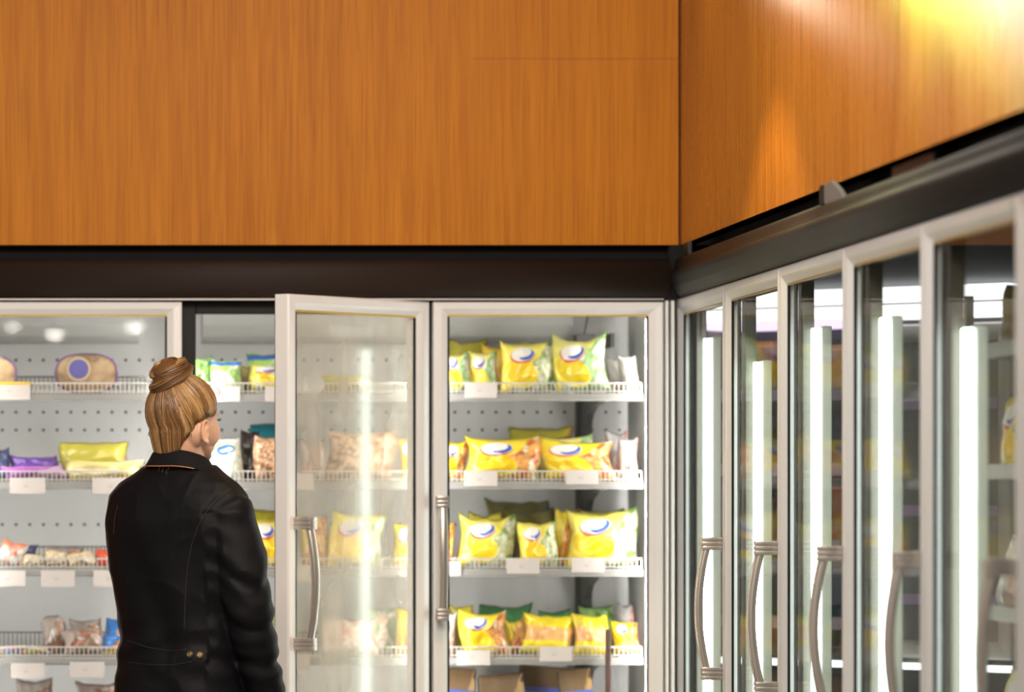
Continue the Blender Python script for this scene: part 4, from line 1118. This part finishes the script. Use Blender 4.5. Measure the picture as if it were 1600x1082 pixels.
for (bx, by) in ((297,1023.5), (312,1024.5)):
    l_, n_ = hit(bx, by, 0)
    q = n_.to_track_quat('Z', 'Y').to_matrix()
    def disc(rs):
        return MB().loft([[l_-PO+q@Vector((r*math.cos(2*math.pi*i/28), r*math.sin(2*math.pi*i/28), h)) for i in range(28)] for r, h in rs])
    bt = disc([(.0098,-.004),(.0098,.0025),(.0090,.0040),(.0074,.0040),(.0068,.0030)]).build('button', M['snap_dark'], jacket, True)
    disc([(.0072,.0026),(.0068,.0046),(.0050,.0056),(.0042,.0050),(.0022,.0050),(.0015,.0056)]).build('button_cap', M['snap'], bt, True)

# collar: turned-down band round the neck with an orange piping under it
NC = Vector((.2935,9.592,0))
def cring(r_fn, z_fn, n=56):
    out = []
    for i in range(n):
        a = 2*math.pi*i/n; c_, s_ = math.cos(a), math.sin(a)       # s_=-1 at the back
        bk = -s_*.5+.5
        out.append(NC + RT*c_*r_fn(bk, a)*1.06 + FT*s_*r_fn(bk, a)*.98 + UP*z_fn(bk, a))
    return out
def rip(a, k, amp): return amp*math.sin(a*k+1.3)
top = lambda b_, a: 1.428+.040*smoothstep(0,1,b_)+rip(a,5,.0015)
cm = MB()
cm.loft([cring(lambda b_,a: .078, lambda b_,a: 1.405), cring(lambda b_,a: .066, lambda b_,a: top(b_,a)-.012), cring(lambda b_,a: .063, lambda b_,a: top(b_,a)),
         cring(lambda b_,a: .066, lambda b_,a: top(b_,a)+.0035), cring(lambda b_,a: .071, lambda b_,a: top(b_,a)+.0005), cring(lambda b_,a: .080+rip(a,4,.001), lambda b_,a: top(b_,a)-.016),
         cring(lambda b_,a: .090+rip(a,6,.0022)+.014*(1-b_), lambda b_,a: top(b_,a)-.034+rip(a,3,.002)-.012*(1-b_)), cring(lambda b_,a: .0895+rip(a,6,.0022)+.014*(1-b_), lambda b_,a: top(b_,a)-.0375+rip(a,3,.002)-.012*(1-b_)),
         cring(lambda b_,a: .086+rip(a,6,.0022)+.014*(1-b_), lambda b_,a: top(b_,a)-.036+rip(a,3,.002)-.012*(1-b_)), cring(lambda b_,a: .079, lambda b_,a: top(b_,a)-.022), cring(lambda b_,a: .080, lambda b_,a: 1.395)], False)
cm.v = [Vector(p)-PO for p in cm.v]
collar = cm.build('collar', M['collar'], jacket, True)
pp = cring(lambda b_,a: .0905+rip(a,6,.0022)+.014*(1-b_), lambda b_,a: top(b_,a)-.0355+rip(a,3,.002)-.012*(1-b_))
seg = [p-PO for p in pp[30:50]]
MB().tube(seg, .0013, 6).build('piping', M['piping'], collar, True)
# cuffs
for wr_, el_, nm in ((RWR, REL, 'cuff'), (LWR, LEL, 'cuff')):
    d = (wr_-el_).normalized(); x_ = d.orthogonal().normalized(); y_ = d.cross(x_)
    c0 = wr_ - d*.012 if nm else wr_
    rg = lambda r_, s_: [c0-PO+d*s_+x_*r_*math.cos(2*math.pi*i/28)+y_*r_*math.sin(2*math.pi*i/28) for i in range(28)]
    MB().loft([rg(.044,-.035),rg(.049,-.032),rg(.0495,.012),rg(.047,.014),rg(.042,.008),rg(.042,-.03)], False).build(nm, M['jacket'], jacket, True)

# trousers and shoes
tm = MB()
tm.loft([ring(T, w, d, z, 0) for z, w, d in ((.96,.140,.096),(.90,.145,.100),(.82,.150,.106),(.77,.148,.104))])
for h, kn, f in LEGS:
    tm.tube([h+UP*.02, h.lerp(kn,.3), h.lerp(kn,.75), kn, kn.lerp(f,.4), f+UP*.11], [.084,.082,.072,.063,.061,.054], 20)
remeshed(tm, 'trousers', M['jeans'], .008, 5, disp=lambda co, n_: .002*noise.noise(co*22)+.0015*math.sin(co.z*90)*smoothstep(.3,.1,co.z))
for f in FEET:
    def SH(x, y, z): return f + RT*x + FT*y + UP*z - PO
    rings = []
    for y, w, h0, h1 in ((-.075,.020,.012,.05),(-.065,.034,.012,.085),(-.02,.040,.012,.105),(.04,.042,.012,.085),(.09,.047,.012,.060),(.14,.045,.012,.048),(.175,.030,.012,.036),(.188,.012,.014,.026)):
        rings.append([SH(w*math.cos(2*math.pi*i/20)*(1 if math.sin(2*math.pi*i/20) > 0 else 1.05), y, lerp(h0, h1, .5+.5*math.sin(2*math.pi*i/20))) for i in range(20)])
    so = MB().loft(rings).build('shoe', M['shoe'], person, True)
    sl = []
    for z in (.0005, .016):
        sl.append([SH(.049*math.cos(2*math.pi*i/28)*(1-.15*math.cos(4*math.pi*i/28)*0), .055+.136*math.sin(2*math.pi*i/28), z) for i in range(28)])
    MB().loft(sl).build('sole', M['sole'], so)

# ------------------------------------------------------------------ lamps behind the photographer, mirrored in the door glass
M['bulb'] = emit('warm_bulb', (1.0,.93,.82), 45)
M['shade_metal'] = pm('white_lamp_shade', (.6,.58,.55), .4)
def lamp(label, x, y, z, r=.055):
    root = tag(empty('pendant_lamp', (x, y, z)), label, 'lamp', 'pendant lamps in the hall')
    rr = lambda q, h: [(q*math.cos(2*math.pi*i/24), q*math.sin(2*math.pi*i/24), h) for i in range(24)]
    MB().loft([rr(r*1.25,-.02),rr(r*1.25,.06),rr(r*.9,.13),rr(.02,.15),rr(.02,.145),rr(r*.85,.125),rr(r*1.2,.06),rr(r*1.2,-.02)], False).build('lamp_shade', M['shade_metal'], root, True)
    MB().ellipsoid(lambda a, b2, c_: (a, b2, c_), (0,0,0), (r,r,r*.75), 20, 12).build('bulb', M['bulb'], root, True)
    MB().tube([(0,0,.148),(0,0,3.3-z)], .004, 6).build('cord', M['cord'], root)
def mirrored(px, py, y):     # where a lamp at depth y hangs so the back glass shows it there
    k = (21.24-y)/10.62
    return ((px-100)*10.62/S6*k, y, CAM_Z+(765-py)*10.62/S6*k)
for lab, px, py, y, r in (('pendant lamp mirrored at the far left of the left glass door', 20, 506, -3.6, .045), ('pendant lamp mirrored low in the left glass door', 86, 517, -2.6, .055),
                       ('pendant lamp mirrored at the right of the left glass door', 211, 505, -4.4, .06), ('pendant lamp mirrored high in the glass door beside the corner', 774, 494, -4.0, .055),
                       ('pendant lamp mirrored low in the glass door beside the corner', 781, 513, -3.0, .055)):
    lamp(lab, *mirrored(px, py, y), r)

# ------------------------------------------------------------------ light
def area(loc, target, sx, sy, energy, col, spread=180):
    l = bpy.data.lights.new('ceiling_light', 'AREA'); l.shape = 'RECTANGLE'; l.size, l.size_y = sx, sy; l.energy = energy; l.color = col; l.spread = R(spread)
    o = bpy.data.objects.new('ceiling_light', l); COL.objects.link(o); o.location = loc
    o.rotation_euler = (Vector(target)-Vector(loc)).to_track_quat('-Z','Y').to_euler(); return o
def spot(loc, target, energy, angle, col, blend=.5, r=.03):
    l = bpy.data.lights.new('spot_lamp', 'SPOT'); l.energy = energy; l.spot_size = R(angle); l.spot_blend = blend; l.color = col; l.shadow_soft_size = r
    o = bpy.data.objects.new('spot_lamp', l); COL.objects.link(o); o.location = loc
    o.rotation_euler = (Vector(target)-Vector(loc)).to_track_quat('-Z','Y').to_euler(); return o
WARM = (1.0,.915,.80)
area((.4,6.6,3.25), (.4,10.6,2.3), 2.6, .5, 130, WARM)
area((-1.5,3.5,3.28), (-1.5,3.5,0), 1.2, 1.2, 60, WARM)
area((.2,4.5,3.28), (.3,9.6,1.2), 1.0, .6, 60, WARM)
area((1.0,8.4,3.28), (1.0,8.4,0), .6, .6, 22, WARM)
def disk(loc, target, size, energy, col):
    o = area(loc, target, size, size, energy, col); o.data.shape = 'DISK'; return o
spot((1.35,9.17,2.63), (1.35,9.17,0), 34, 90, (1.0,.80,.42), .12, .06)         # downlight grazing the right wall
disk((1.50,10.2,2.76), (1.70,9.13,2.30), .08, .42, (1.0,.92,.72))                # three lamps mirrored in the lacquer
disk((1.29,9.5,2.66), (1.70,7.66,2.25), .08, 1.1, (.80,1.0,.16))
disk((1.19,9.2,2.66), (1.70,7.1,2.25), .14, 1.7, (1.0,.97,.86))
spot((1.36,7.62,2.74), (1.70,7.65,2.36), 32, 38, (.55,1.0,.04), .9)
spot((1.30,7.02,2.80), (1.70,7.08,2.40), 26, 60, (1.0,.93,.70), .8)
w = bpy.data.worlds.new('hall'); SC.world = w; w.use_nodes = True
bgn = w.node_tree.nodes['Background']; bgn.inputs[0].default_value = (1.0,.90,.78,1); bgn.inputs[1].default_value = .35

# ------------------------------------------------------------------ camera
cam = bpy.data.cameras.new('camera'); co = bpy.data.objects.new('camera', cam); COL.objects.link(co); SC.camera = co
co.location = (0,0,CAM_Z); co.rotation_euler = (R(90),0,0)
cam.sensor_width = 36; cam.sensor_fit = 'HORIZONTAL'; cam.lens = S6/1600*36
cam.shift_x = (800-100)/1600; cam.shift_y = (765-541)/1600
cam.dof.use_dof = True; cam.dof.focus_distance = 9.52; cam.dof.aperture_fstop = 135/55
cam.clip_end = 100
SC.view_settings.view_transform = 'Standard'; SC.view_settings.look = 'None'
SC.view_settings.exposure = 0; SC.view_settings.gamma = 1; SC.view_settings.use_curve_mapping = False
SC.cycles.use_denoising = True; SC.cycles.transparent_max_bounces = 24; SC.cycles.max_bounces = 10
SC.cycles.sample_clamp_indirect = 6
